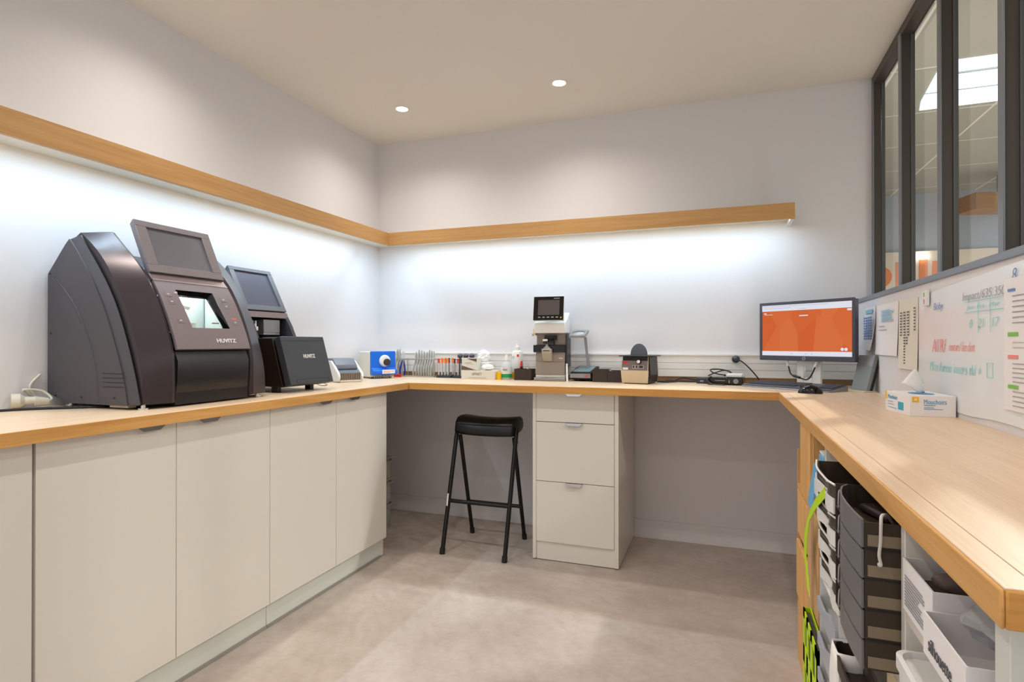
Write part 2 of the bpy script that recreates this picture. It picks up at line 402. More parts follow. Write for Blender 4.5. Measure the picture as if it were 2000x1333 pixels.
# skylight in the shop ceiling
pl = [(3.532, 1.53), (4.45, 1.50), (4.45, 0.735), (3.45, 0.735), (3.449, 0.88), (3.495, 1.36)]
sk = thing('ceiling_skylight', (0, 0, 2.797), 'bright white skylight panel in the shop ceiling', 'skylight')
MB().prism(pl, 'Z', -0.004, 0.002).make('diffuser', M_sky, sk)
b = MB(); b.box(3.50, 4.46, 0.905, 0.915, -0.014, -0.004); b.box(3.46, 4.46, 1.20, 1.206, -0.010, -0.004); b.make('glazing_bar', mat('bar_grey', (190, 196, 198), 0.5), sk)
bw = thing('ceiling_beam', (4.5, 3.4, 2.42), 'wooden box beam hanging in the shop beyond the window', 'beam', rotz=0.25)
b = MB(); b.box(0, 2.2, 0, 0.3, 0.0, 0.16); b.make('beam_box', M_beam, bw, bevel=0.004)
b = MB(); b.cyl((0.3, 0.15, 0.16), (0.3, 0.15, 0.36), 0.012); b.cyl((1.7, 0.15, 0.16), (1.7, 0.15, 0.36), 0.012); b.make('hanger', M_alu, bw)
def shop_lamp(x, y, z, label, e, r=0.09):
    t = thing('recessed_lamp', (x, y, z), label, 'lamp', group='shop ceiling lamps')
    MB().lathe([(0, 0), (r + 0.02, 0), (r + 0.02, -0.008), (r, -0.008), (0, -0.006)]).make('trim_ring', M_white, t, smooth=True)
    MB().lathe([(0, -0.0065), (r, -0.0085), (r, -0.012), (0, -0.012)]).make('lens', M_lamp, t)
    l = bpy.data.lights.new('shop_lamp_light', 'SPOT'); l.energy = e; l.color = (1, 0.93, 0.85); l.spot_size = math.radians(165); l.spot_blend = 0.6; l.shadow_soft_size = 0.05
    lo = bpy.data.objects.new('lamp_light', l); COL.objects.link(lo); lo.parent = t; lo.location = (0, 0, -0.03)
shop_lamp(5.30, 1.90, 2.80, 'shop ceiling lamp deep in the shop beyond the window', 160)
shop_lamp(3.85, 0.25, 2.80, 'bright flaring shop lamp behind the nearest window pane', 330, 0.06)
shop_lamp(4.6, -2.0, 2.80, 'shop ceiling lamp beyond the near part of the window', 120)

# ================================================================== lights of the room
def downlight(x, y, label, e=26):
    t = thing('ceiling_downlight', (x, y, H), label, 'downlight', group='recessed ceiling downlights')
    MB().lathe([(0.0, 0), (0.043, 0), (0.043, -0.004), (0.034, -0.005), (0.033, 0.0), (0.0, 0.0)], n=28).make('trim_ring', M_white, t, smooth=True)
    MB().lathe([(0.0, -0.001), (0.032, -0.001), (0.032, -0.0035), (0, -0.005)], n=28).make('lens', M_lamp, t)
    l = bpy.data.lights.new('downlight_light', 'SPOT'); l.energy = e; l.color = (1.0, 0.91, 0.83); l.spot_size = math.radians(150); l.spot_blend = 0.9; l.shadow_soft_size = 0.03
    lo = bpy.data.objects.new('spot_light', l); COL.objects.link(lo); lo.parent = t; lo.location = (0, 0, -0.012)
downlight(0.476, -0.493, 'left recessed ceiling downlight, nearer the room corner')
downlight(1.410, -0.503, 'right recessed ceiling downlight, in the middle of the back ceiling')
for y in (-1.75, -3.0): downlight(2.33, y, 'added ceiling downlight brightening the right worktop, out of frame')  # unseen extra lamps, added to brighten the right side
for y in (-1.75, -3.0, -4.25):
    downlight(0.45, y, 'ceiling downlight above the left worktop, out of frame'); downlight(1.385, y, 'ceiling downlight above the middle of the floor, out of frame')

def strip_light(name, parent, loc, size, along):
    l = bpy.data.lights.new(name, 'AREA'); l.shape = 'RECTANGLE'; l.size = size if along == 'X' else 0.012; l.size_y = 0.012 if along == 'X' else size
    l.energy = LED * size; l.color = (0.60, 0.82, 1.0)
    o = bpy.data.objects.new(name, l); COL.objects.link(o); o.location = loc; o.parent = parent; return o
LED = 4.2
# ---- oak ledges with LED strips
ZT, ZB, ZU, DL, XE = 1.8174, 1.7373, 1.766, 0.209, 2.540
lg = thing('wall_ledge', (0, 0, 0), 'long oak fronted light ledge on the left wall', 'ledge')
b = MB(); b.prism([(DL - 0.020, -DL + 0.020), (DL, -DL), (DL, YEND + 0.4), (DL - 0.020, YEND + 0.4)], 'Z', ZB, ZT); b.make('fascia', M_led_y, lg, bevel=0.001)
MB().box(0.0005, DL - 0.0205, YEND + 0.4, -0.0005, ZU, ZT - 0.002).make('shelf_board', M_white2, lg)
b = MB(); b.box(DL - 0.050, DL - 0.022, YEND + 0.4, -DL - 0.0, ZU - 0.008, ZU - 0.0005); s = b.make('led_strip', M_strip, lg)
strip_light('strip_lamp', lg, (DL - 0.034, (YEND + 0.4 - 0.25) / 2, ZU - 0.010), abs(YEND + 0.4) - 0.30, 'Y')
lg = thing('wall_ledge', (0, 0, 0), 'shorter oak fronted light ledge on the back wall', 'ledge')
b = MB(); b.prism([(DL, -DL), (DL - 0.020, -DL + 0.020), (XE, -DL + 0.020), (XE, -DL)], 'Z', ZB, ZT); b.make('fascia', M_led_x, lg, bevel=0.001)
MB().box(DL - 0.018, XE - 0.0205, -DL + 0.0205, -0.0005, ZU, ZT - 0.002).make('shelf_board', M_white2, lg)
MB().box(XE - 0.020, XE, -DL + 0.0205, -0.0005, ZB, ZT).make('end_panel', M_white2, lg, bevel=0.001)
MB().box(DL, XE - 0.022, -DL + 0.022, -DL + 0.050, ZU - 0.008, ZU - 0.0005).make('led_strip', M_strip, lg)
strip_light('strip_lamp', lg, ((DL + XE) / 2, -DL + 0.034, ZU - 0.010), XE - DL - 0.06, 'X')

# ================================================================== worktops
wt = thing('worktop', (0, 0, 0), 'oak worktop along the left wall under the dark machines', 'worktop')
MB().prism([(0.001, -0.001), (0.001, YEND + 0.4), (XL - 0.003, YEND + 0.4), (XL - 0.003, YB)], 'Z', ZC - CT, ZC).make('top_board', M_top_y, wt, bevel=0.001)
MB().box(XL - 0.003, XL, YEND + 0.4, YB, ZC - CT, ZC - 0.0005).make('edge_band', M_edge_y, wt, bevel=0.0008)
wt = thing('worktop', (0, 0, 0), 'oak worktop along the back wall carrying the small instruments', 'worktop')
MB().prism([(0.002, -0.001), (XL, YB + 0.003), (XR, YB + 0.003), (XR, -0.001)], 'Z', ZC - CT, ZC).make('top_board', M_top_x, wt, bevel=0.001)
MB().box(XL + 0.0005, XR, YB, YB + 0.003, ZC - CT, ZC - 0.0005).make('edge_band', M_edge_x, wt, bevel=0.0008)
wt = thing('worktop', (0, 0, 0), 'oak worktop on the right under the window with the tissue box', 'worktop')
MB().prism([(XR + 0.001, -0.001), (XR + 0.001, YE + 0.030), (XR + 0.030, YE + 0.001), (XW - 0.001, YE + 0.001), (XW - 0.001, -0.001)][:1] + [(XR + 0.003, YE + 0.003), (XW - 0.001, YE + 0.003), (XW - 0.001, -0.001)], 'Z', ZC - CT, ZC).make('top_board', M_top_y, wt, bevel=0.001)
b = MB(); b.box(XR - 0.001, XR + 0.003, YE, YB, ZC - CT, ZC - 0.0005); b.make('edge_band', M_edge_y, wt, bevel=0.002)
b = MB(); b.box(XR + 0.003, XW - 0.001, YE - 0.001, YE + 0.003, ZC - CT, ZC - 0.0005); b.make('edge_band', M_edge_x, wt, bevel=0.002)
b = MB(); b.box(XR + 0.032, XR + 0.0332, YE + 0.030, YB - 0.03, ZC, ZC + 0.0003); b.box(XR + 0.032, XW - 0.01, YE + 0.030, YE + 0.0312, ZC, ZC + 0.0003); b.make('lipping_joint', mat('joint_line', (176, 146, 108), 0.6), wt)

# ================================================================== left base cabinets
XD = 0.542
def pull(parent, mtx, wd=0.088, dark=False):
    """thin folded lip pull"""
    b = MB()
    b.prism([(-wd / 2, 0.0), (wd / 2, 0.0), (wd / 2 - 0.016, -0.012), (-wd / 2 + 0.016, -0.012)], 'Y', -0.017, -0.0155)
    b.prism([(-wd / 2, 0.0), (wd / 2, 0.0), (wd / 2, 0.0015), (-wd / 2, 0.0015)], 'Y', -0.017, 0.012)
    return b.make('handle', M_chrome, parent, mtx=mtx)
def base_cabinet(y0, y1, label, doors, end=False):
    """y0 < y1 ; doors: list of (ya, yb, handle_y)"""
    t = thing('base_cabinet', (0, 0, 0), label, 'cabinet', group='white base cabinets under the left worktop')
    b = MB(); T = 0.018
    b.box(0.012, XD - 0.021, y0 + 0.001, y0 + T, 0.0975, ZC - CT - 0.001); b.box(0.012, XD - 0.021, y1 - T, y1 - 0.001, 0.0975, ZC - CT - 0.001)
    b.box(0.012, XD - 0.021, y0 + T, y1 - T, 0.0975, 0.115); b.box(0.012, 0.02, y0 + T, y1 - T, 0.115, ZC - CT - 0.001)
    b.make('carcass', M_lam_in, t)
    MB().box(XD - 0.034, XD - 0.018, y0 + 0.001, y1 - 0.001 - (0.02 if end else 0), 0.012, 0.097).make('kick_plate', M_kick, t, bevel=0.001)
    MB().box(XD - 0.0178, XD - 0.014, y0 + 0.001, y1 - 0.001 - (0.02 if end else 0), 0.0005, 0.012).make('floor_seal', M_groove, t)
    for ya, yb, hy in doors:
        d = MB().box(XD - 0.019, XD, ya, yb, 0.098, ZC - CT - 0.004).make('door', M_lam, t, bevel=0.0012)
        pull(d, basis((XD, hy, ZC - CT - 0.004), (0, 1, 0), (-1, 0, 0)) @ Matrix(((1, 0, 0, 0), (0, 1, 0, 0), (0, 0, 1, 0), (0, 0, 0, 1))))
    if end:
        MB().box(0.012, XD - 0.0195, y1 - 0.020, y1 - 0.001 + 0.012, 0.006, ZC - CT - 0.001).make('side_panel', M_lam, t, bevel=0.001)
        for x in (0.03, XD - 0.045): MB().cyl((x, y1 - 0.006, 0), (x, y1 - 0.006, 0.007), 0.009).make('foot', M_black, t)
    return t
base_cabinet(-3.24, -2.409, 'white double door base cabinet nearest the camera, cut by the left frame edge', [(-3.238, -2.826, -2.95), (-2.823, -2.413, -2.70)])
base_cabinet(-2.409, -1.586, 'white double door base cabinet under the largest dark machine', [(-2.4045, -1.9985, -2.095), (-1.9965, -1.5875, -1.881)])
base_cabinet(-1.586, -0.768, 'white double door base cabinet at the end nearest the room corner', [(-1.5855, -1.1765, -1.268), (-1.1745, -0.757, -1.056)], end=True)

# ================================================================== drawer pedestal
PX0, PX1, PY = 1.276, 1.7195, -0.533
t = thing('drawer_unit', (0, 0, 0), 'white three drawer pedestal under the back worktop beside the black stool', 'drawer unit')
MB().box(PX0, PX0 + 0.018, PY, -0.012, 0.006, ZC - CT - 0.001).make('side_panel', M_lam, t, bevel=0.0008)
MB().box(PX1 - 0.020, PX1, PY, -0.012, 0.006, ZC - CT - 0.001).make('side_panel', M_lam, t, bevel=0.0008)
b = MB(); b.box(PX0 + 0.018, PX1 - 0.020, PY + 0.022, -0.014, 0.0975, 0.112); b.box(PX0 + 0.018, PX1 - 0.020, -0.03, -0.014, 0.11, ZC - CT - 0.001); b.make('carcass', M_lam_in, t)
MB().box(PX0 + 0.0185, PX1 - 0.0205, PY + 0.008, PY + 0.022, 0.004, 0.094).make('kick_plate', M_lam, t)
for z0, z1 in ((0.7145, 0.8615), (0.4095, 0.7115), (0.0975, 0.4065)):
    d = MB().box(PX0 + 0.0195, PX1 - 0.0215, PY - 0.001, PY + 0.018, z0, z1).make('drawer', M_lam, t, bevel=0.001)
    pull(d, Matrix.Translation((1.496, PY - 0.001, z1)), 0.090)
    MB().box(PX0 + 0.03, PX1 - 0.032, PY + 0.0185, -0.06, z0 + 0.02, z1 - 0.03).make('drawer_box', M_lam_in, d)
for x in (PX0 + 0.009, PX1 - 0.010):
    for y in (PY + 0.02, -0.04): MB().cyl((x, y, 0), (x, y, 0.007), 0.008).make('foot', M_black, t)

# ================================================================== stool
t = thing('bar_stool', (0.975, -0.44, 0), 'black folding bar stool with rounded leather seat in the knee space', 'stool')
def L(x, y, z): return (x - 0.975, y + 0.44, z)
prof = [(-0.098, 0.640), (-0.102, 0.618), (-0.090, 0.604), (-0.070, 0.600), (0.06, 0.614), (0.085, 0.632), (0.09, 0.655), (0.075, 0.684), (0.04, 0.698), (-0.02, 0.7), (-0.065, 0.692), (-0.09, 0.668)]
b = MB(); rings = []
for x, s in ((-0.186, 0.86), (-0.183, 0.95), (-0.172, 1.0), (-0.08, 0.98), (0, 0.97), (0.08, 0.98), (0.172, 1.0), (0.183, 0.95), (0.186, 0.86)):
    dz = 0.012 - 0.010 * (1 - (x / 0.19) ** 2)
    rings.append([(x * 0.93 - 0.003, p[0] * s + 0.062, 0.65 + (p[1] - 0.65) * s + dz) for p in prof])
b.loft(rings); b.make('seat', M_leather, t, smooth=True, angle=60)
b = MB(); b.tube([(-0.17, -0.0315, 0.671), (-0.08, -0.0295, 0.669), (0.08, -0.0295, 0.669), (0.17, -0.0315, 0.671)], 0.0022, 6); b.make('seat_seam', M_leather, t, smooth=True)
for s in (-1, 1):
    xf, xt = (0.803, 0.797) if s < 0 else (1.156, 1.150)
    xb, xbt = (0.796 + 0.018, 0.797 + 0.016) if s < 0 else (1.138, 1.134)
    xt2 = xt + (0.0 if s < 0 else 0.0)
    b = MB(); b.cyl(L(xf, -0.626, 0.012), L(xt2, -0.425, 0.655), 0.0115, n=14); lg_ = b.make('leg', M_stool, t, smooth=True)
    MB().cyl(L(xf, -0.630, 0.0), L(xf, -0.624, 0.03), 0.0145, n=14).make('foot_cap', M_black, lg_, smooth=True)
    if s < 0: MB().box(-0.004, 0.004, -0.0135, -0.0118, 0.0, 0.065, Matrix.Translation(L(0.8008, -0.556, 0.235)) @ Matrix.Rotation(-0.22, 4, 'X')).make('sticker', M_paper, lg_)
    b = MB(); b.cyl(L(xb, -0.263, 0.012), L(xbt, -0.425, 0.60), 0.011, n=14); lg_ = b.make('leg', M_stool, t, smooth=True)
    MB().cyl(L(xb, -0.260, 0.0), L(xb, -0.265, 0.03), 0.014, n=14).make('foot_cap', M_black, lg_, smooth=True)
    b = MB(); b.cyl(L(xt2 - s * 0.012, -0.440, 0.580), L(xt2 + s * 0.012, -0.440, 0.580), 0.007); b.make('hinge_pin', M_alu, t, smooth=True)
MB().cyl(L(0.801, -0.548, 0.262), L(1.153, -0.548, 0.262), 0.0105, n=14).make('stretcher', M_stool, t, smooth=True)
MB().cyl(L(0.814, -0.317, 0.20), L(1.137, -0.317, 0.20), 0.0105, n=14).make('stretcher', M_stool, t, smooth=True)

# ================================================================== stacked crates in the corner
def crate(x, y, z, h, label):
    t = thing('storage_crate', (x, y, z), label, 'crate', group='grey crates stacked in the corner')
    b = MB(); W, D, T = 0.262, 0.40, 0.006
    b.box(0, W, 0, D, 0, 0.006); b.box(0, W, 0, T, 0.006, h - 0.03); b.box(0, W, D - T, D, 0.006, h - 0.03); b.box(0, T, T, D - T, 0.006, h - 0.03); b.box(W - T, W, T, D - T, 0.006, h - 0.03)
    b.make('basket', M_crateg, t)
    b = MB(); b.box(-0.012, W + 0.016, -0.014, T, h - 0.03, h - 0.024); b.box(-0.012, W + 0.016, -0.014, 0.0, h - 0.006, h)
    b.box(W, W + 0.016, 0, D + 0.014, h - 0.03, h - 0.024); b.box(W - T, W + 0.016, 0, D + 0.014, h - 0.006, h); b.box(0, W, D - T, D + 0.014, h - 0.03, h - 0.001)
    for k in range(9): b.box(W - 0.002, W + 0.016, k * 0.05, k * 0.05 + 0.004, h - 0.0245, h - 0.0055)
    for k in range(6): b.box(k * 0.05, k * 0.05 + 0.004, -0.014, 0, h - 0.0245, h - 0.0055)
    b.box(W - T, W, 0, D, h - 0.025, h - 0.006); b.box(0, W, 0, T, h - 0.025, h - 0.006)
    b.make('rim', M_crateg, t)
crate(0.03, -0.72, 0.0, 0.165, 'grey plastic crate at the bottom of the corner stack')
crate(0.03, -0.72, 0.166, 0.13, 'grey plastic crate in the middle of the corner stack')
crate(0.03, -0.72, 0.297, 0.13, 'grey plastic crate on top of the corner stack')

# ================================================================== large lens edging machine
def lerp(a, b, t): return a + (b - a) * t
def resample(p, n):
    """n points evenly spaced on an open polyline of (x,z)"""
    d = [0]
    for a, c in zip(p, p[1:]): d.append(d[-1] + math.hypot(c[0] - a[0], c[1] - a[1]))
    out = []
    for i in range(n):
        s = d[-1] * i / (n - 1); k = 0
        while k < len(p) - 2 and d[k + 1] < s: k += 1
        t = (s - d[k]) / (d[k + 1] - d[k]); out.append((lerp(p[k][0], p[k + 1][0], t), lerp(p[k][1], p[k + 1][1], t)))
    return out
def smoothline(p, sub=5):
    out = []
    for i in range(len(p) - 1):
        a = p[max(i - 1, 0)]; b_ = p[i]; c = p[i + 1]; d = p[min(i + 2, len(p) - 1)]
        for k in range(sub):
            t = k / sub
            out.append(tuple(0.5 * ((2 * b_[j]) + (c[j] - a[j]) * t + (2 * a[j] - 5 * b_[j] + 4 * c[j] - d[j]) * t * t + (3 * b_[j] - a[j] - 3 * c[j] + d[j]) * t ** 3) for j in (0, 1)))
    return out + [p[-1]]
YM = -1.7725                                     # machine centre line
t = thing('lens_edger', (0.23, YM, ZC), 'large dark arched lens edging machine with tilted screen and lit viewing window', 'lens edger')
def ML(x, y, z): return (x - 0.23, y - YM, z - ZC)
def curve(front, back):
    f = resample(smoothline(front), 22); bk = resample(back, 8)
    return f + bk
BZ = 0.918
fO = [(0.156, 1.484), (0.186, 1.446), (0.236, 1.385), (0.290, 1.310), (0.338, 1.225), (0.382, 1.118), (0.420, 1.003), (0.440, BZ)]
fP = [(0.126, 1.470), (0.160, 1.432), (0.205, 1.372), (0.258, 1.298), (0.306, 1.210), (0.350, 1.105), (0.386, 1.000), (0.404, BZ)]
fM = [(0.146, 1.494), (0.204, 1.452), (0.264, 1.392), (0.318, 1.314), (0.362, 1.236), (0.406, 1.130), (0.436, 1.020), (0.444, BZ)]
fI = [(0.175, 1.511), (0.227, 1.462), (0.290, 1.405), (0.352, 1.335), (0.395, 1.262), (0.430, 1.185), (0.463, 1.080), (0.466, BZ)]
bO = [(0.430, BZ - 0.004), (0.013, BZ - 0.004), (0.013, 1.38), (0.071, 1.437), (0.123, 1.469)]
bP = [(0.394, BZ - 0.004), (0.018, BZ - 0.004), (0.018, 1.372), (0.071, 1.427), (0.106, 1.452)]
bM = [(0.436, BZ - 0.004), (0.013, BZ - 0.004), (0.013, 1.39), (0.070, 1.445), (0.118, 1.478)]
bI = [(0.458, BZ - 0.004), (0.013, BZ - 0.004), (0.013, 1.41), (0.070, 1.462), (0.138, 1.496)]
def ring(f, bk, y): return [ML(x, y, z) for x, z in curve(f, bk)]
for s in (-1, 1):
    y = lambda d: YM + s * d
    MB().loft([ring(fP, bP, y(0.2895)), ring(fP, bP, y(0.284)), ring(fO, bO, y(0.2725))]).make('side_panel', M_sidep, t, smooth=True, angle=25)
    MB().loft([ring(fO, bO, y(0.272)), ring(fO, bO, y(0.266))]).make('seam_groove', M_black, t)
    MB().loft([ring(fM, bM, y(0.2655)), ring([(lerp(a[0], c[0], .45), lerp(a[1], c[1], .45)) for a, c in zip(fM, fI)], [(lerp(a[0], c[0], .45), lerp(a[1], c[1], .45)) for a, c in zip(bM, bI)], y(0.225)), ring(fI, bI, y(0.178)), ring([(a[0] - 0.004, a[1] - 0.002) for a in fI], bI, y(0.166)), ring([(a[0] - 0.018, a[1] - 0.008) for a in fI], bI, y(0.160))]).make('casing', M_shell, t, smooth=True, angle=28)
# curved crease raised on the outer side panel, vents, screws
sp = [(0.050, 1.345), (0.105, 1.300), (0.160, 1.240), (0.205, 1.165), (0.240, 1.080), (0.262, 1.000), (0.272, BZ + 0.004)]
b = MB(); sm = smoothline(sp, 4)
b.loft([[ML(x + dx, YM - 0.2895 + dy, z) for dx, dy in ((-0.012, 0.001), (0.0, -0.0035), (0.003, 0.001))] for x, z in sm]); b.make('side_crease', M_sidep, t, smooth=True, angle=80)
b = MB()
for k in range(4): b.box(0.292 - 0.23, 0.386 - 0.23, -0.2905, -0.2885, 1.016 - 0.0145 * k - ZC, 1.0185 - 0.0145 * k - ZC)
b.make('vent_slots', M_black, t)
for x, z in ((0.03, 1.355), (0.035, 1.15), (0.06, 0.938), (0.19, 0.936), (0.345, 0.938)): MB().cyl(ML(x, YM - 0.2888, z), ML(x, YM - 0.2902, z), 0.004, n=12).make('screw', M_black, t)
# centre body
fC = [(a[0] - 0.022, a[1] - 0.012) for a in fI]
yi = 0.1595
low = [p for p in resample(smoothline(fC), 40)]
bl = [p for p in low if p[1] < 1.085]
b = MB(); b.prism([(0.05, BZ)] + [(0.05, 1.075)] + [(p[0] + 0.012, p[1]) for p in bl], 'Y', -yi, yi)
b.make('lower_body', M_black, t, smooth=True, mtx=Matrix.Translation((-0.23, 0, -ZC)), angle=30)
b = MB(); b.prism([(0.435 + 0.012, 1.092), (0.452 + 0.012, 1.055), (0.462, 0.99), (0.456, 0.945), (0.44, 0.928), (0.43, 0.93), (0.43, 1.092)], 'Y', -yi + 0.004, yi - 0.003)
b.make('lower_cover', mat('lower_cover_black', (34, 32, 34), 0.35), t, smooth=True, mtx=Matrix.Translation((-0.23, 0, -ZC)), angle=40)
b = MB(); b.box(0.02, 0.28, -yi, yi, 1.09, 1.33); b.prism([(0.02, 1.33), (0.28, 1.33), (0.22, 1.40), (0.15, 1.44), (0.02, 1.40)], 'Y', -yi, yi); b.make('upper_body', M_dark, t, mtx=Matrix.Translation((-0.23, 0, -ZC)))
# fascia with trapezoid window
fa = smoothline([(0.4665, 1.096), (0.4515, 1.140), (0.432, 1.187), (0.408, 1.238), (0.381, 1.289), (0.350, 1.335)], 3)
N = len(fa)
def nrm(i):
    a = fa[max(i - 1, 0)]; c = fa[min(i + 1, N - 1)]; dx, dz = c[0] - a[0], c[1] - a[1]; l = math.hypot(dx, dz); return (dz / l, -dx / l)
za, zb_ = 1.178, 1.308
def zi(z): return min(range(N), key=lambda i: abs(fa[i][1] - z))
ia, ib = zi(za), zi(zb_)
WL = lambda i: lerp(-0.078, -0.090, (i - ia) / (ib - ia)); WR = lambda i: lerp(0.088, 0.068, (i - ia) / (ib - ia))
b = MB()
def strip(i0, i1, yl, yr):
    for i in range(i0, i1):
        P = []
        for off in (-0.010, 0.0015):
            for (k, yy) in ((i, yl(i)), (i, yr(i)), (i + 1, yr(i + 1)), (i + 1, yl(i + 1))):
                n = nrm(k); P.append((fa[k][0] + n[0] * off - 0.23, yy, fa[k][1] + n[1] * off - ZC))
        b.hexa(P)
E_ = yi + 0.0003
strip(0, ia, lambda i: -E_, lambda i: E_); strip(ib, N - 1, lambda i: -E_, lambda i: E_)
strip(ia, ib, lambda i: -E_, WL); strip(ia, ib, WR, lambda i: E_)
bmesh.ops.remove_doubles(b.bm, verts=b.bm.verts, dist=0.0003)
fas = b.make('fascia', M_brownmet, t)
b = MB(); b.prism([(0.350, 1.335), (0.3515, 1.336), (0.328, 1.362), (0.30, 1.362), (0.30, 1.335)], 'Y', -E_, E_); b.make('fascia_top_band', mat('band_metal', (138, 124, 124), 0.3, metal=0.5), t, mtx=Matrix.Translation((-0.23 + 0.0015, 0, -ZC)), bevel=0.001)
# viewing chamber
b = MB()
b.box(0.29 - 0.23, 0.295 - 0.23, -0.10, 0.10, 0.255, 0.425)
b.quad((0.07, -0.10, 0.26), (0.170, -0.085, 0.27), (0.125, -0.095, 0.415), (0.07, -0.10, 0.42)); b.quad((0.07, 0.10, 0.26), (0.170, 0.093, 0.27), (0.125, 0.075, 0.415), (0.07, 0.10, 0.42))
b.quad((0.07, -0.10, 0.26), (0.175, -0.085, 0.268), (0.175, 0.093, 0.268), (0.07, 0.10, 0.26)); b.quad((0.07, -0.10, 0.42), (0.122, -0.095, 0.418), (0.122, 0.075, 0.418), (0.07, 0.10, 0.42))
ch = b.make('viewing_chamber', M_inner, t, solid=0.002)
b = MB(); b.box(0.09, 0.15, 0.0, 0.012, 0.27, 0.41, Matrix.Rotation(0.25, 4, 'X')); b.cyl((0.10, -0.06, 0.36), (0.10, 0.0, 0.35), 0.010); b.box(0.10, 0.16, -0.085, -0.02, 0.268, 0.29); b.make('grinding_arm', mat('arm_white', (226, 228, 222), 0.3), ch)
cl = bpy.data.lights.new('chamber_light', 'POINT'); cl.energy = 0.6; cl.color = (0.9, 0.97, 1); cl.shadow_soft_size = 0.02
clo = bpy.data.objects.new('chamber_light', cl); COL.objects.link(clo); clo.parent = t; clo.location = (0.105, -0.01, 0.395)
b = MB()
n0, n1 = nrm(ia), nrm(ib)
rg = []
for off, ins in ((0.0005, 0.0), (-0.020, 0.007)):
    r_ = []
    for (k, yy, sy, dz_) in ((ia, WL(ia), 1, 0.2), (ia, WR(ia), -1, 0.2), (ib, WR(ib), -1.6, -1.6), (ib, WL(ib), 1, -1.6)):
        n = nrm(k); r_.append((fa[k][0] + n[0] * off - 0.23, yy + sy * ins, fa[k][1] + n[1] * off - ZC + dz_ * ins))
    rg.append(r_)
b.loft(rg, caps=False); b.make('window_surround', M_blackgl, fas, solid=0.001)
b = MB()
P = []
for off in (-0.0195, -0.018):
    for (k, yy) in ((ia, WL(ia)), (ia, WR(ia)), (ib, WR(ib)), (ib, WL(ib))):
        n = nrm(k); P.append((fa[k][0] + n[0] * off - 0.23, yy, fa[k][1] + n[1] * off - ZC))
b.hexa(P); b.make('viewing_pane', M_glass, fas)
b = MB(); b.box(0, 0.004, 0, 0.03, 0, 0.004, Matrix.Translation((0.16, 0.05, 0.29))); b.make('red_marker', M_red, ch)
# fascia frame of reference for buttons and lettering
fm = Matrix.Translation((-0.23, 0, -ZC))
def fpt(y, z):
    i = zi(z); n = nrm(i); a = fa[max(i - 1, 0)]; c = fa[min(i + 1, N - 1)]
    k = (z - fa[i][1]) / ((c[1] - a[1]) or 1)
    p = (fa[i][0] + (c[0] - a[0]) * k + n[0] * 0.0016 - 0.23, y, z - ZC)
    return basis(p, (0, 1, 0), (c[0] - a[0], 0, c[1] - a[1]))
for (y, z) in ((-0.128, 1.288), (-0.125, 1.262), (-0.116, 1.196), (0.107, 1.284), (0.108, 1.258), (0.122, 1.196)):
    bt = MB().box(-0.012, 0.012, -0.010, 0.010, 0, 0.0012, fpt(y, z)).make('button', M_bezel, fas, bevel=0.0006)
    rects([(-0.004, 0.004, -0.0012, 0.0012)], fpt(y, z) @ Matrix.Translation((0, 0, 0.0012)), M_white, bt, 'symbol')
rects([(-0.008, 0.010, 0.0135, 0.017)], fpt(0.122, 1.196), emat('red_lamp', (255, 90, 80), 1.6), fas, 'indicator')
text('HUVITZ', fpt(0.010, 1.118), 0.088, 0.0155, M_logo, fas, 'logo', bold=0.03, ext=0.0015)
# tilted screen
s0, s1 = (0.337, 1.367), (0.252, 1.556)
ud = Vector((s1[0] - s0[0], 0, s1[1] - s0[1])); hs = ud.length
sm_ = basis((s0[0] - 0.23, -0.1575, s0[1] - ZC), (0, 1, 0), ud)
WS = 0.315
b = MB(); bz = 0.040; bt_ = 0.024
for x0, x1, y0, y1 in ((0, WS, 0, 0.030), (0, WS, hs - bt_, hs), (0, bz, 0.030, hs - bt_), (WS - bz, WS, 0.030, hs - bt_)): b.box(x0, x1, y0, y1, -0.008, 0.0)
b.hexa([(0.006, 0.010, -0.030), (WS - 0.006, 0.010, -0.030), (WS - 0.006, hs - 0.004, -0.030), (0.006, hs - 0.004, -0.030), (0, 0, -0.008), (WS, 0, -0.008), (WS, hs, -0.008), (0, hs, -0.008)])
sc_ = b.make('screen_housing', M_bezel, t, mtx=sm_, bevel=0.0012)
MB().box(bz, WS - bz, 0.030, hs - bt_, -0.0078, -0.0070).make('display', M_lcd, sc_, mtx=sm_)
MB().box(0.09, 0.22, 0.02, 0.10, -0.075, -0.0305).make('screen_bracket', M_black, t, mtx=sm_)
for x, y in ((0.435, -0.258), (0.42, 0.245), (0.07, -0.245), (0.07, 0.245)):
    f = MB().cyl((x - 0.23, y, 0), (x - 0.23, y, 0.006), 0.016).make('levelling_foot', M_chrome, t, smooth=True)
    MB().cyl((x - 0.23, y, 0.006), (x - 0.23, y, 0.016), 0.007).make('foot_stem', M_chrome, f)
MB().box(0.30 - 0.23, 0.385 - 0.23, -0.272, -0.245, 0.005, 0.0135).make('base_bracket', M_cream, t)
MB().tube([(0.2, -0.05, 0.004), (0.22, 0.0, 0.006), (0.2, 0.03, 0.01), (0.18, -0.01, 0.006)], 0.004, 6).make('drain_hose', M_cable, t, smooth=True)

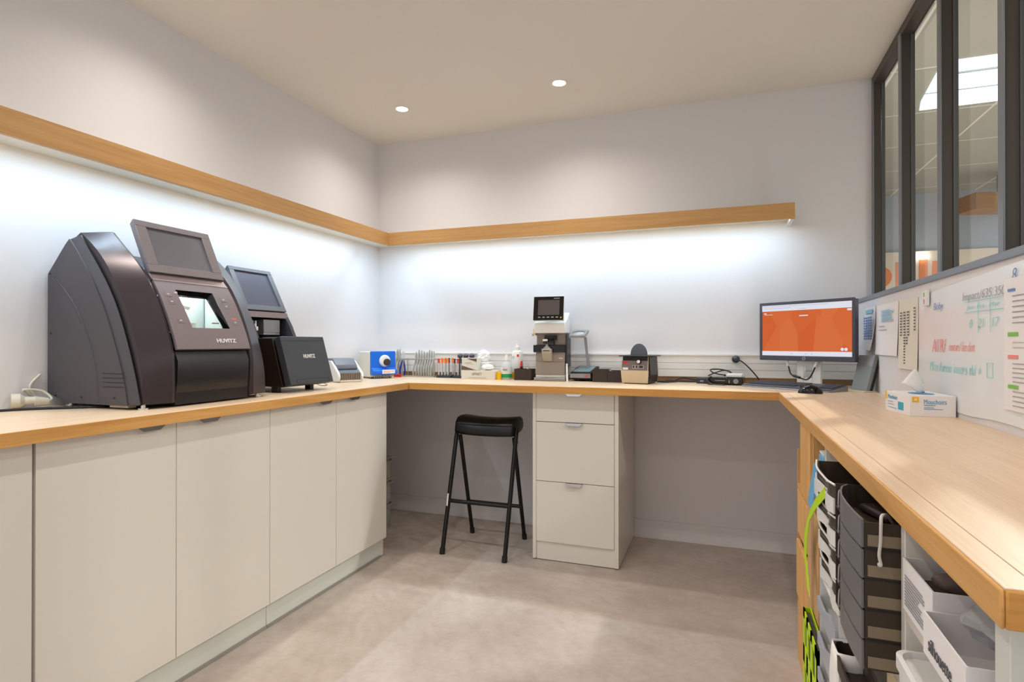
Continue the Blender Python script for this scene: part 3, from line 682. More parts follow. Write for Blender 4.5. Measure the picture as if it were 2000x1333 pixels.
# ================================================================== frame tracer
t = thing('frame_tracer', (0.20, -1.2385, ZC), 'smaller dark tracing machine with screen, standing behind the large edger', 'frame tracer')
T_ = Matrix.Translation((-0.20, 0, -ZC))
hy = 0.132
b = MB(); b.prism([(0.02, 0.925), (0.20, 0.925), (0.20, 1.14), (0.03, 1.14), (0.02, 1.13)], 'Y', -hy, hy); b.make('rear_body', M_dark, t, mtx=T_, bevel=0.003)
b = MB()
for s in (-1, 1): b.prism([(0.03, 1.14), (0.262, 1.14), (0.232, 1.205), (0.197, 1.262), (0.10, 1.30), (0.03, 1.28)], 'Y', s * hy, s * (hy - 0.022))
b.prism([(0.03, 1.14), (0.12, 1.14), (0.12, 1.28), (0.03, 1.28)], 'Y', -hy + 0.022, hy - 0.022)
b.prism([(0.12, 1.235), (0.205, 1.235), (0.195, 1.262), (0.12, 1.285)], 'Y', -hy + 0.022, hy - 0.022)
b.make('head_cover', M_dark, t, mtx=T_, bevel=0.002)
b = MB(); b.prism([(0.207, 1.236), (0.212, 1.236), (0.200, 1.263), (0.194, 1.263)], 'Y', -hy + 0.001, hy - 0.001); b.make('fascia_top_band', MATS['band_metal'], t, mtx=T_)
b = MB(); b.box(0.13, 0.20, -0.02, 0.085, 1.165, 1.228); b.box(0.135, 0.20, -0.02, 0.085, 1.155, 1.165); b.make('tracer_cover', M_alu, t, mtx=T_, bevel=0.003)
b = MB(); b.cyl((0.19, -0.068, 1.16), (0.19, -0.068, 1.205), 0.010); b.cyl((0.19, -0.068, 1.175), (0.19, -0.068, 1.193), 0.017); b.cyl((0.19, -0.078, 1.20), (0.19, -0.078, 1.22), 0.004); b.cyl((0.19, -0.06, 1.20), (0.19, -0.06, 1.22), 0.004); b.make('stylus', M_white, t, mtx=T_, smooth=True)
b = MB(); b.prism([(0.20, 0.927), (0.420, 0.925), (0.362, 1.138), (0.20, 1.138)], 'Y', -hy - 0.010, hy + 0.008); b.make('drawer_body', mat('brown_black', (40, 28, 22), 0.3), t, mtx=T_, bevel=0.002)
MB().box(0.20, 0.35, -0.03, 0.10, 1.1385, 1.1445).make('tray_lid', M_alu, t, mtx=T_, bevel=0.002)
dm = basis((0.466 - 0.20, -hy - 0.012, 0.936 - ZC), (0, 1, 0), (0.405 - 0.466, 0, 1.147 - 0.936)); dh = math.hypot(0.061, 0.211); dw = 2 * hy + 0.022
fd = MB().box(0, dw, 0, dh, -0.032, 0).make('front_door', M_dark, t, mtx=dm, bevel=0.002)
rects([(0.001, dw - 0.001, dh - 0.0205, dh - 0.0195), (0.04, dw - 0.03, 0.006, 0.0068), (0.04, dw - 0.03, 0.0215, 0.0223), (0.04, 0.041, 0.006, 0.022), (dw - 0.031, dw - 0.03, 0.006, 0.022)], dm, M_black, fd, 'panel_seams')
text('HUVITZ', dm @ Matrix.Translation((0.118, 0.118, 0)), 0.078, 0.0175, M_logo, fd, 'logo', bold=0.03, ext=0.0012)
q0, q1 = (0.200, 1.270), (0.098, 1.470)
uq = Vector((q1[0] - q0[0], 0, q1[1] - q0[1])); hq = uq.length; WQ = 0.262
qm = basis((q0[0] - 0.20, -hy, q0[1] - ZC), (0, 1, 0), uq)
b = MB()
for x0, x1, y0, y1 in ((0, WQ, 0, 0.026), (0, WQ, hq - 0.018, hq), (0, 0.028, 0.026, hq - 0.018), (WQ - 0.028, WQ, 0.026, hq - 0.018)): b.box(x0, x1, y0, y1, -0.008, 0)
b.hexa([(0.006, 0.012, -0.034), (WQ - 0.006, 0.012, -0.034), (WQ - 0.006, hq - 0.006, -0.034), (0.006, hq - 0.006, -0.034), (0, 0, -0.008), (WQ, 0, -0.008), (WQ, hq, -0.008), (0, hq, -0.008)])
sc_ = b.make('screen_housing', mat('screen_bezel_grey', (96, 98, 104), 0.42), t, mtx=qm, bevel=0.0012)
MB().box(0.028, WQ - 0.028, 0.026, hq - 0.018, -0.0078, -0.007).make('display', mat('lcd_off_blue', (88, 90, 104), 0.22), sc_, mtx=qm)
for x, y in ((0.36, -0.115), (0.36, 0.10), (0.06, -0.115), (0.06, 0.10)): MB().box(x - 0.215, x - 0.185, y - 0.012, y + 0.012, 0, 0.0265).make('foot', M_black, t)
MB().tube([(0.20, 0.13, 0.035), (0.215, 0.16, 0.016), (0.18, 0.165, 0.012), (0.17, 0.14, 0.022)], 0.0022, 6).make('bail_wire', M_wire, t, smooth=True)

# cables behind the big machine
o = MB().tube([(0.012, -2.60, 0.9045), (0.05, -2.40, 0.9045), (0.06, -2.27, 0.9045), (0.10, -2.17, 0.9045), (0.20, -2.08, 0.9045), (0.26, -2.03, 0.9045)], 0.004, 8).make('power_cable', M_cable, None, smooth=True)
tag(o, 'thin black cable lying on the left worktop near the frame edge', 'cable')
t = thing('extension_socket', (0.035, -2.14, ZC), 'cream extension socket with coiled cord beside the big machine', 'socket')
mx = Matrix.Translation((0.0, 0.0, 0.026)) @ Matrix.Rotation(-0.5, 4, 'Z') @ Matrix.Rotation(PI / 2, 4, 'X')
b = MB(); b.lathe([(0, -0.03), (0.012, -0.03), (0.014, 0.0), (0.024, 0.012), (0.025, 0.035), (0.021, 0.035), (0.020, 0.018), (0, 0.018)], mtx=mx); b.make('socket_body', M_cablew, t, smooth=True)
b = MB(); b.cyl((0.014, 0.02, 0.024), (0.026, 0.055, 0.02), 0.016, 0.012); b.make('plug_body', M_cablew, t, smooth=True)
b = MB(); b.tube([(0.026, 0.055, 0.02), (0.02, 0.068, 0.03), (0.0, 0.05, 0.055), (-0.01, 0.0, 0.062), (-0.02, 0.03, 0.04), (-0.024, 0.05, 0.03), (-0.028, 0.03, 0.07), (-0.0285, 0.062, 0.11)], 0.004, 8); b.make('cord', M_cablew, t, smooth=True)

# ================================================================== label printer and round dial device in the corner
t = thing('label_printer', (0.195, -0.640, ZC), 'small grey and white device with ribbed front between tracer and blue box', 'printer', rotz=math.radians(60))
# local: front faces -y
hw = 0.075
b = MB(); b.prism([(0.0, 0.0), (-0.075, 0.004), (-0.088, 0.03), (-0.080, 0.05), (-0.030, 0.085), (0.02, 0.118), (0.10, 0.118), (0.115, 0.10), (0.115, 0.0)], 'X', -hw, -hw + 0.014)
b.prism([(0.0, 0.0), (-0.075, 0.004), (-0.088, 0.03), (-0.080, 0.05), (-0.030, 0.085), (0.02, 0.118), (0.10, 0.118), (0.115, 0.10), (0.115, 0.0)], 'X', hw - 0.014, hw)
b.prism([(-0.078, 0.0), (-0.086, 0.012), (0.115, 0.012), (0.115, 0.0)], 'X', -hw + 0.014, hw - 0.014); b.make('side_shell', M_white, t, bevel=0.003)
b = MB(); b.prism([(-0.028, 0.075), (-0.022, 0.095), (0.02, 0.130), (0.09, 0.132), (0.112, 0.115), (0.112, 0.02), (0.0, 0.02)], 'X', -hw + 0.012, hw - 0.012); b.make('top_cover', mat('printer_grey', (110, 114, 124), 0.4), t, bevel=0.003)
b = MB(); b.prism([(-0.074, 0.052), (-0.034, 0.066), (-0.028, 0.060), (-0.07, 0.040)], 'X', -hw + 0.016, hw - 0.016); b.make('paper_exit', MATS['printer_grey'], t)
f_ = MB().box(-hw + 0.016, hw - 0.016, -0.076, -0.06, 0.013, 0.05).make('front_grille', mat('grille_gold', (150, 132, 108), 0.5), t)
b = MB()
for k in range(11): b.box(-hw + 0.020 + k * 0.0105, -hw + 0.023 + k * 0.0105, -0.0775, -0.076, 0.015, 0.048)
b.make('ribs', M_dark, f_)
rects([(-0.02, 0.02, 0.02, 0.026)], basis((0, 0.03, 0.1305), (1, 0, 0), (0, 1, 0)), M_white, t, 'printed_mark')

t = thing('blue_device', (0.165, -0.265, ZC), 'white device with bright blue front and round white dial, next to plier rack', 'optical device', rotz=math.radians(59))
b = MB(); b.box(-0.080, 0.080, -0.065, 0.10, 0.008, 0.165); b.make('body', M_white2, t, bevel=0.006)
b = MB(); b.prism([(-0.066, 0.022), (-0.105, 0.022), (-0.112, 0.034), (-0.108, 0.052), (-0.086, 0.062), (-0.082, 0.168), (-0.066, 0.168)], 'X', -0.083, 0.083); fr = b.make('blue_front', M_blue, t, bevel=0.005, seg=3)
b = MB(); b.lathe([(0, 0), (0.036, 0), (0.036, 0.008), (0.030, 0.016), (0, 0.018)], mtx=Matrix.Translation((0.006, -0.083, 0.108)) @ Matrix.Rotation(PI / 2, 4, 'X'), n=30); b.make('dial', M_white, fr, smooth=True)
b = MB(); b.lathe([(0, 0.010), (0.022, 0.010), (0.022, 0.024), (0.018, 0.027), (0, 0.027)], mtx=Matrix.Translation((0.013, -0.083, 0.100)) @ Matrix.Rotation(PI / 2, 4, 'X'), n=26); b.make('eyepiece', M_lens, fr, smooth=True)
b = MB(); b.box(-0.022, 0.062, -0.1135, -0.112, 0.030, 0.054); lb = b.make('front_label', M_paper, fr)
rects([(0.006, 0.076, 0.014, 0.017), (0.006, 0.05, 0.006, 0.0085)], basis((-0.022, -0.1135, 0.030), (1, 0, 0), (0, 0, 1)), mat('salmon_print', (232, 150, 130), 0.6), lb, 'printed_text')
b = MB()
for k in range(9): b.box(-0.055 + k * 0.013, -0.050 + k * 0.013, -0.072, -0.064, 0.004, 0.024)
b.make('bottom_grille', M_white2, t)
for x, y in ((-0.06, -0.05), (0.06, -0.05), (-0.06, 0.08), (0.06, 0.08)): MB().cyl((x, y, 0), (x, y, 0.009), 0.009).make('foot', M_black, t)

t = thing('power_plug', (0.06, -0.021, 0.985), 'white plug with cord in the trunking left of the blue device', 'plug')
MB().lathe([(0, 0), (0.021, 0), (0.022, 0.015), (0.014, 0.034), (0.006, 0.045), (0, 0.045)], mtx=Matrix.Rotation(PI / 2, 4, 'X')).make('plug_body', M_cablew, t, smooth=True)
MB().tube([(0, -0.040, 0), (0.02, -0.07, -0.02), (0.025, -0.08, -0.055), (0.05, -0.07, -0.075), (0.07, -0.06, -0.078)], 0.0035, 6).make('cord', M_cablew, t, smooth=True)

# ================================================================== pliers and racks
def wire_rack(x, y, w_, label):
    t = thing('plier_rack', (x, y, ZC), label, 'rack', group='chrome wire plier racks')
    b = MB(); r = 0.0028
    for yy, zz in ((0.0, 0.115), (0.055, 0.115)): b.tube([(0, yy, zz), (w_, yy, zz)], r, 6, smooth=False)
    b.make('top_rail', M_wire, t, smooth=True)
    for xx in (0, w_):
        b = MB(); b.tube([(xx, 0.055, 0.115), (xx, 0.058, 0.03), (xx, 0.055, 0.0045), (xx, 0.0, 0.0045), (xx, -0.004, 0.03), (xx, 0.0, 0.115)], r, 6); b.make('end_loop', M_wire, t, smooth=True)
    b = MB(); b.tube([(0, 0.0, 0.0045), (w_, 0.0, 0.0045)], r, 6, smooth=False); b.tube([(0, 0.055, 0.0045), (w_, 0.055, 0.0045)], r, 6, smooth=False); b.make('base_rail', M_wire, t, smooth=True)
wire_rack(0.262, -0.118, 0.222, 'chrome wire rack holding the bunch of steel pliers')
wire_rack(0.176, -0.100, 0.076, 'short chrome wire rack half hidden behind the blue device')
def plier(hm, h=0.158, spread=0.016):
    t = thing('plier', (0, 0, 0), 'x', 'pliers', group='pliers hung on the wire racks')
    for s in (-1, 1):
        b = MB()
        b.loft([[(s * spread * a + dx, dy, z) for dx, dy in ((-w1, -w1 * .6), (w1, -w1 * .6), (w1, w1 * .6), (-w1, w1 * .6))] for a, z, w1 in ((0.75, 0.0, 0.004), (1.0, 0.03, 0.0052), (0.75, 0.06, 0.0052), (0.3, 0.092, 0.0045), (0.1, 0.104, 0.004))])
        b.make('handle', hm, t, smooth=True, angle=50)
    b = MB(); b.cyl((0, -0.006, 0.108), (0, 0.006, 0.108), 0.0085); jo = b.make('joint', M_steel, t, smooth=True)
    b = MB()
    for s in (-1, 1): b.loft([[(s * a + dx, dy, z) for dx, dy in ((-w1, -w1), (w1, -w1), (w1, w1), (-w1, w1))] for a, z, w1 in ((0.003, 0.108, 0.0042), (0.0052, 0.125, 0.004), (0.003, h, 0.0018))])
    b.make('jaw', M_steel, t, smooth=True, angle=50)
    return t
pl_ = plier(M_steel)
px = [0.330, 0.350, 0.369, 0.387, 0.408, 0.425, 0.442, 0.458]
places = ['leftmost of the bunch', 'second from the left in the bunch', 'third from the left in the bunch', 'fourth from the left in the bunch', 'fifth from the left in the bunch', 'sixth from the left in the bunch', 'second from the right in the bunch', 'rightmost of the bunch, beside the orange screwdrivers']
for k, x in enumerate(px):
    lab = 'chrome steel pliers on the wire rack, ' + places[k]
    o = pl_ if k == 0 else dup(pl_, (0, 0, 0), lab)
    o['label'] = lab; o.location = (x, -0.0905, ZC + 0.0075); o.rotation_euler = (0.0, 0.10, 1.3); o.scale = (1, 1, 1.0 + 0.03 * ((k * 3) % 4 - 1))
pb = plier(mat('plier_blue', (30, 50, 150), 0.35)); pb['label'] = 'blue handled pliers on the short rack right of the blue device'; pb.location = (0.238, -0.09, ZC + 0.007); pb.rotation_euler = (0, 0.05, 0.4)
for k, (x, lab) in enumerate(((0.188, 'steel pliers on the short rack, nearest the blue device'), (0.206, 'steel pliers on the short rack, between the others'))):
    o = dup(pl_, (x, -0.0735, ZC + 0.009), lab, rotz=1.0); o.rotation_euler = (0.05, 0, 1.0); o.scale = (1, 1, 1.07)
o = MB().box(0, 0.05, 0, 0.012, 0, 0.018).make('red_cutter', M_red); o.location = (0.222, -0.165, ZC); tag(o, 'small red tool end lying right of the blue device', 'tool')

# ================================================================== screwdrivers in bases
def driver(cm, dark=False):
    t = thing('screwdriver', (0, 0, 0), 'x', 'screwdriver', group='screwdrivers standing in the two black bases')
    MB().cyl((0, 0, 0), (0, 0, 0.075), 0.0042, 0.0052, n=10).make('shaft', M_steel if not dark else M_wire, t, smooth=True)
    MB().lathe([(0, 0.075), (0.006, 0.075), (0.0068, 0.085), (0.0045, 0.091), (0.0075, 0.096), (0.0078, 0.102), (0, 0.104)], n=12).make('swivel_cap', cm, t, smooth=True)
    return t
def base(x, y, w_, d_, label):
    t = thing('tool_block', (x, y, ZC), label, 'stand', group='black screwdriver bases')
    b = MB(); b.hexa([(0, 0, 0), (w_, 0, 0), (w_ + 0.016, d_, 0), (0.012, d_, 0), (0.003, 0.003, 0.014), (w_ - 0.002, 0.003, 0.014), (w_ + 0.014, d_, 0.024), (0.014, d_, 0.024)]); b.make('block', M_rack, t, bevel=0.002)
    b = MB(); b.box(0.012, w_ - 0.006, 0.008, 0.016, 0.0155, 0.0165); b.make('recess', M_black, t)
base(0.508, -0.135, 0.098, 0.058, 'wider black base with the orange topped screwdrivers')
base(0.618, -0.135, 0.072, 0.058, 'narrower black base with the red and dark topped screwdrivers')
d_or = driver(M_skin_or); d_rd = driver(M_red); d_dk = driver(M_dark, True)
protos = {'o': d_or, 'r': d_rd, 'd': d_dk}; used = set()
rows = [('r', 0.519, -0.118, 'red topped screwdriver at the left end of the wider base, front row'), ('o', 0.540, -0.118, 'orange topped screwdriver, front row, second from the left'), ('o', 0.561, -0.118, 'orange topped screwdriver, front row, third from the left'), ('o', 0.582, -0.118, 'orange topped screwdriver, front row, right end of the wider base'),
        ('o', 0.530, -0.092, 'orange topped screwdriver, back row, left end'), ('o', 0.555, -0.092, 'orange topped screwdriver, back row, second from the left'), ('d', 0.578, -0.092, 'dark topped screwdriver, back row of the wider base'), ('o', 0.603, -0.092, 'orange topped screwdriver, back row, right end'),
        ('d', 0.630, -0.118, 'dark topped screwdriver, left in the narrower base'), ('r', 0.652, -0.118, 'red topped screwdriver, middle of the narrower base'), ('d', 0.673, -0.118, 'dark topped screwdriver, right in the narrower base')]
for kd, x, y, lab in rows:
    p = protos[kd]
    o = p if kd not in used else dup(p, (0, 0, 0), lab)
    used.add(kd); o['label'] = lab; o.location = (x, y, ZC + (0.0165 if y < -0.1 else 0.0205)); o.rotation_euler = (-0.10, -0.06, 0)
t = thing('nut_driver', (0.632, -0.045, ZC), 'tall dark round knobbed driver leaning behind the screwdrivers, left of three', 'tool', group='round knobbed drivers behind the screwdrivers')
MB().cyl((0, 0, 0), (0, 0, 0.12), 0.007, n=12).make('shaft', M_dark, t, smooth=True)
MB().sphere((0, 0, 0.136), 0.0175, sz=0.9).make('knob', mat('knob_grey', (86, 80, 92), 0.25), t, smooth=True)
dup(t, (0.672, -0.045, ZC), 'middle of the three dark round knobbed drivers'); dup(t, (0.714, -0.045, ZC), 'right of the three dark round knobbed drivers, above the striped box')

# ================================================================== boxes, tissue, bottles
t = thing('wipes_box', (0.715, -0.205, ZC), 'long white box lettered OPTINETT on the back worktop', 'box')
MB().box(0, 0.218, 0, 0.10, 0, 0.052).make('carton', M_white2, t, bevel=0.001)
text('OPTINETT', basis((0.072, 0, 0.024), (1, 0, 0), (0, 0, 1)), 0.062, 0.015, mat('text_brown', (120, 104, 92), 0.6), t, 'lettering')
rects([(0.045, 0.165, 0.008, 0.0105)], basis((0, 0, 0), (1, 0, 0), (0, 0, 1)), M_inkg, t, 'printed_text')
t = thing('striped_box', (0.712, -0.19, ZC + 0.0535), 'small white and brown striped box on top of the long white box', 'box')
MB().box(0, 0.098, 0, 0.06, 0, 0.073).make('carton', M_white2, t, bevel=0.001)
mm = basis((0, 0, 0), (1, 0, 0), (0, 0, 1))
b = MB(); b.prism([(0.03, 0.071), (0.098, 0.071), (0.098, 0.050)], 'Y', -0.0008, 0); b.prism([(0, 0.002), (0, 0.028), (0.09, 0.002)], 'Y', -0.0008, 0); b.make('printed_bands', mat('band_brown', (98, 84, 78), 0.6), t)
rects([(0.02, 0.065, 0.043, 0.046), (0.03, 0.075, 0.035, 0.0365)], mm, M_inkg, t, 'printed_text')
t = thing('tissue_pack', (0.775, -0.085, ZC), 'crumpled white tissue standing behind the striped box', 'tissue')
def crumple(cx, cy, cz, rx, ry, rz, seed, n=12, amp=0.35):
    rnd = random.Random(seed); b = MB(); rings = []
    for i in range(n + 1):
        th = PI * i / n; ring = []
        for k in range(18):
            ph = 2 * PI * k / 18; rr = 1 + amp * (rnd.random() - 0.5)
            ring.append((cx + rx * math.sin(th) * math.cos(ph) * rr, cy + ry * math.sin(th) * math.sin(ph) * rr, cz - rz * math.cos(th) * (1 + amp * 0.4 * (rnd.random() - 0.5))))
        rings.append(ring)
    return b.loft(rings)
crumple(0.035, 0, 0.135, 0.040, 0.025, 0.040, 3).make('tissue', M_tissue, t)
MB().box(-0.02, 0.085, -0.035, 0.04, 0, 0.10).make('pack', M_white, t, bevel=0.003)
t = thing('cotton_wipe', (0.868, -0.155, ZC + 0.0535), 'small crumpled white wipe lying on the long white box', 'wipe')
crumple(0, 0, 0.018, 0.036, 0.028, 0.018, 8).make('wipe', M_tissue, t)
t = thing('yellow_tape', (0.945, -0.17, ZC), 'small yellow reel at the end of the long white box', 'tape')
MB().lathe([(0.008, 0), (0.0175, 0), (0.0175, 0.045), (0.008, 0.045)]).make('reel', M_yellow, t, smooth=True)
t = thing('squat_bottle', (0.985, -0.145, ZC), 'squat translucent bottle with green label', 'bottle')
MB().lathe([(0, 0), (0.030, 0), (0.032, 0.006), (0.032, 0.075), (0.026, 0.094), (0.011, 0.108), (0.010, 0.122), (0, 0.122)]).make('body', M_bott, t, smooth=True)
MB().lathe([(0.011, 0.112), (0.012, 0.112), (0.010, 0.135), (0.004, 0.15), (0, 0.15)]).make('cap', M_white, t, smooth=True)
MB().lathe([(0.0322, 0.012), (0.0326, 0.012), (0.0326, 0.072), (0.0322, 0.072)]).make('label_band', M_white, t, smooth=True)
MB().lathe([(0.0328, 0.012), (0.0331, 0.012), (0.0331, 0.034), (0.0328, 0.034)]).make('green_band', M_green, t, smooth=True)
rects([(-0.014, 0.014, 0.054, 0.064)], basis((0.003, -0.0333, 0), (1, 0, 0), (0, 0, 1)), M_inkg, t, 'printed_text')
t = thing('tall_bottle', (1.033, -0.085, ZC), 'tall white cleaning bottle with red and grey marks, behind the black box', 'bottle')
MB().lathe([(0, 0.0), (0.031, 0.0), (0.034, 0.006), (0.034, 0.155), (0.028, 0.168), (0.012, 0.175), (0.012, 0.185), (0, 0.185)]).make('body', M_white, t, smooth=True)
MB().lathe([(0.0122, 0.176), (0.014, 0.176), (0.013, 0.196), (0.008, 0.2), (0.006, 0.213), (0, 0.214)]).make('cap', M_white, t, smooth=True)
rects([(0.010, 0.022, 0.135, 0.150)], basis((0, -0.0335, 0), (0.95, 0.3, 0), (0, 0, 1)) @ Matrix.Translation((-0.002, 0, 0.0015)), M_red, t, 'red_mark')
text('ITT', basis((-0.024, -0.036, 0.120), (1, -0.0, 0), (0, 0, 1)), 0.018, 0.016, M_ink, t)
MB().lathe([(0.0342, 0.006), (0.0346, 0.006), (0.0346, 0.042), (0.0342, 0.036)]).make('yellow_band', M_yellow, t, smooth=True)
t = thing('marker_box', (1.050, -0.19, ZC), 'black open box holding a red capped marker, left of the lens meter', 'box')
b = MB(); T = 0.003
for a in ((0, 0.105, 0, T, 0, 0.066), (0, 0.105, 0.08 - T, 0.08, 0, 0.066), (0, T, T, 0.08 - T, 0, 0.066), (0.105 - T, 0.105, T, 0.08 - T, 0, 0.066), (T, 0.105 - T, T, 0.08 - T, 0, T), (0.048, 0.050, T, 0.08 - T, T, 0.064)): b.box(*a)
b.make('box_body', M_lens, t)
t = thing('red_marker_pen', (1.083, -0.155, ZC + 0.0035), 'red capped black marker standing in the black box', 'marker')
MB().cyl((0, 0, 0), (0, 0, 0.075), 0.0085).make('barrel', M_black, t, smooth=True); MB().cyl((0, 0, 0.075), (0, 0, 0.108), 0.008, 0.0055).make('cap', M_red, t, smooth=True)
t = thing('white_dropper', (1.122, -0.15, ZC + 0.0035), 'small white dropper with needle in the black box', 'dropper')
MB().cyl((0, 0, 0), (0, 0, 0.07), 0.008).make('bottle', M_white, t, smooth=True); MB().cyl((0, 0, 0.07), (0, 0, 0.094), 0.0015, n=8).make('needle', M_steel, t)

# ================================================================== lens meter
t = thing('lens_meter', (1.265, -0.14, ZC), 'grey bench lens meter with black tilted touch screen on top', 'lens meter', rotz=math.radians(6))
X = lambda x: x - 1.265
b = MB(); b.prism([(-0.092, -0.075), (0.090, -0.075), (0.095, -0.06), (0.095, 0.11), (-0.092, 0.11)], 'Z', 0, 0.020); b.make('base_plate', M_alu, t, bevel=0.004)
b = MB(); b.prism([(-0.085, -0.05), (0.085, -0.05), (0.085, 0.11), (-0.085, 0.11)], 'Z', 0.0205, 0.032); b.make('base_step', M_white2, t, bevel=0.002)
MB().box(-0.085, 0.083, -0.045, 0.11, 0.0325, 0.110).make('lower_column', M_taupe, t, bevel=0.002)
mid = MB().box(-0.085, 0.083, -0.045, 0.11, 0.1105, 0.172).make('middle_column', M_taupe, t, bevel=0.002)
rects([(0.048, 0.072, 0.018, 0.022)], basis((0, -0.045, 0.1105), (1, 0, 0), (0, 0, 1)), M_white, mid, 'printed_text')
MB().box(-0.085, 0.085, -0.020, 0.11, 0.1725, 0.274).make('rear_column', M_taupe, t, bevel=0.002)
b = MB(); b.box(-0.098, 0.088, -0.060, -0.021, 0.164, 0.208); b.make('table_bar', M_blackgl, t, bevel=0.004)
b = MB(); b.prism([(-0.105, 0.16), (-0.105, 0.185), (-0.055, 0.185), (-0.055, 0.112)], 'X', -0.040, 0.014); nz = b.make('lens_rest_block', mat('rest_grey', (176, 168, 156), 0.4), t, bevel=0.003)
b = MB(); b.lathe([(0, 0), (0.021, 0), (0.019, 0.007), (0.009, 0.014), (0.0085, 0.024), (0.004, 0.024), (0, 0.022)], mtx=Matrix.Translation((-0.013, -0.082, 0.185))); b.make('lens_rest', M_alu, nz, smooth=True)
b = MB(); b.box(-0.032, 0.006, -0.1056, -0.1048, 0.172, 0.176); b.make('slot', M_black, nz)
b = MB()
for x in (-0.032, -0.020, -0.006, 0.012): b.cyl((x, -0.075, 0.228), (x, -0.030, 0.246), 0.006); b.cyl((x, -0.075, 0.232), (x, -0.075, 0.214), 0.0035)
b.box(-0.035, 0.035, -0.045, -0.02, 0.236, 0.262); b.cyl((0.022, -0.05, 0.262), (0.022, -0.05, 0.200), 0.0045); b.make('marking_pins', M_black, t, smooth=True, angle=40)
b = MB(); b.cyl((-0.024, -0.08, 0.228), (-0.024, -0.08, 0.240), 0.014); b.make('lens_clamp', M_white, t, smooth=True)
b = MB(); b.prism([(-0.070, 0.274), (-0.074, 0.318), (-0.068, 0.336), (0.0, 0.355), (0.10, 0.40), (0.12, 0.37), (0.12, 0.274)], 'X', -0.090, 0.090); b.make('head_shell', M_white, t, bevel=0.005, seg=3)
b = MB(); b.box(-0.104, -0.0905, -0.03, 0.02, 0.262, 0.30); b.cyl((-0.105, -0.02, 0.268), (-0.112, -0.02, 0.268), 0.010); b.make('side_lever', M_cream, t)
MB().box(0.0855, 0.096, -0.03, 0.10, 0.08, 0.27).make('side_cover', M_dark, t, bevel=0.002)
tm = basis((-0.092, -0.100, 0.345), (0.985, -0.03, 0), (0, 0.19, 1.0))
sc_ = MB().box(0, 0.178, 0, 0.142, -0.022, 0).make('screen_housing', M_white2, t, mtx=tm, bevel=0.004)
MB().box(0.002, 0.176, 0.002, 0.140, 0, 0.0012).make('screen_front', M_blackgl, sc_, mtx=tm)
MB().box(0.028, 0.152, 0.032, 0.120, 0.0013, 0.0018).make('display', mat('lcd_brown', (84, 76, 74), 0.2), sc_, mtx=tm)
rects([(0.118, 0.152, 0.127, 0.131)] + [(0.030 + 0.0255 * k, 0.044 + 0.0255 * k, 0.016, 0.022) for k in range(5)], tm @ Matrix.Translation((0, 0, 0.0012)), M_inkg, sc_, 'button_marks')
rects([(0.158, 0.166, 0.013, 0.020)], tm @ Matrix.Translation((0, 0, 0.0012)), M_yellow, sc_, 'indicator')
b = MB(); b.prism([(-0.048, 0.36), (0.01, 0.36), (0.01, 0.385), (-0.048, 0.40)], 'X', -0.04, 0.04); b.make('screen_neck', M_black, t)
o = MB().hexa([(1.369, -0.205, ZC), (1.378, -0.205, ZC), (1.378, -0.196, ZC), (1.369, -0.196, ZC), (1.362, -0.185, ZC + 0.10), (1.370, -0.185, ZC + 0.10), (1.370, -0.178, ZC + 0.10), (1.362, -0.178, ZC + 0.10)]).make('folded_cloth', M_tissue, None)
tag(o, 'folded white cloth hanging down the right side of the lens meter', 'cloth')

# ================================================================== lens inspection stand
t = thing('tension_tester', (1.449, -0.105, ZC), 'grey lens inspection stand with square magnifier head on thin arm', 'inspection stand')
b = MB(); b.prism([(-0.075, -0.03), (-0.068, 0.035), (0.07, 0.06), (0.085, 0.0), (-0.06, 0.0)], 'X', 0, 0.001)
b = MB(); b.hexa([(-0.058, -0.055, 0.010), (0.062, -0.055, 0.010), (0.062, 0.09, 0.010), (-0.058, 0.09, 0.010), (-0.068, -0.070, 0.048), (0.056, -0.070, 0.048), (0.072, 0.08, 0.082), (-0.052, 0.08, 0.082)]); bd = b.make('base', M_black, t, bevel=0.003)
MB().box(-0.066, 0.052, -0.0725, -0.070, 0.020, 0.044).make('front_plate', M_alu, bd)
text('GFC', basis((0.020, -0.0728, 0.025), (1, 0, 0), (0, 0, 1)), 0.026, 0.014, M_red, bd, bold=0.02)
for x in (-0.04, 0.045):
    for y in (-0.04, 0.075): MB().cyl((x, y, 0), (x, y, 0.011), 0.007).make('foot', M_black, t)
b = MB(); b.hexa([(-0.055, -0.05, 0.0535), (0.045, -0.05, 0.0535), (0.057, 0.06, 0.0785), (-0.042, 0.06, 0.0785), (-0.055, -0.05, 0.0555), (0.045, -0.05, 0.0555), (0.057, 0.06, 0.0805), (-0.042, 0.06, 0.0805)]); b.make('light_table', mat('table_glass', (120, 148, 152), 0.15), t)
b = MB(); b.hexa([(0.010, 0.030, 0.072), (0.026, 0.030, 0.072), (0.026, 0.036, 0.072), (0.010, 0.036, 0.072), (-0.010, 0.035, 0.252), (0.006, 0.035, 0.252), (0.006, 0.041, 0.252), (-0.010, 0.041, 0.252)]); b.make('arm', M_alu, t, bevel=0.001)
b = MB(); hm_ = basis((-0.075, -0.06, 0.247), (1, 0, 0), (0.12, 0.95, 0.30)); R_ = 0.036; n = 28
outer = []; W2, H2 = 0.092, 0.115
def sq(a):
    c, s = math.cos(a), math.sin(a); k = 1 / max(abs(c) / (W2 / 2), abs(s) / (H2 / 2)); return (W2 / 2 + c * k, H2 / 2 + s * k)
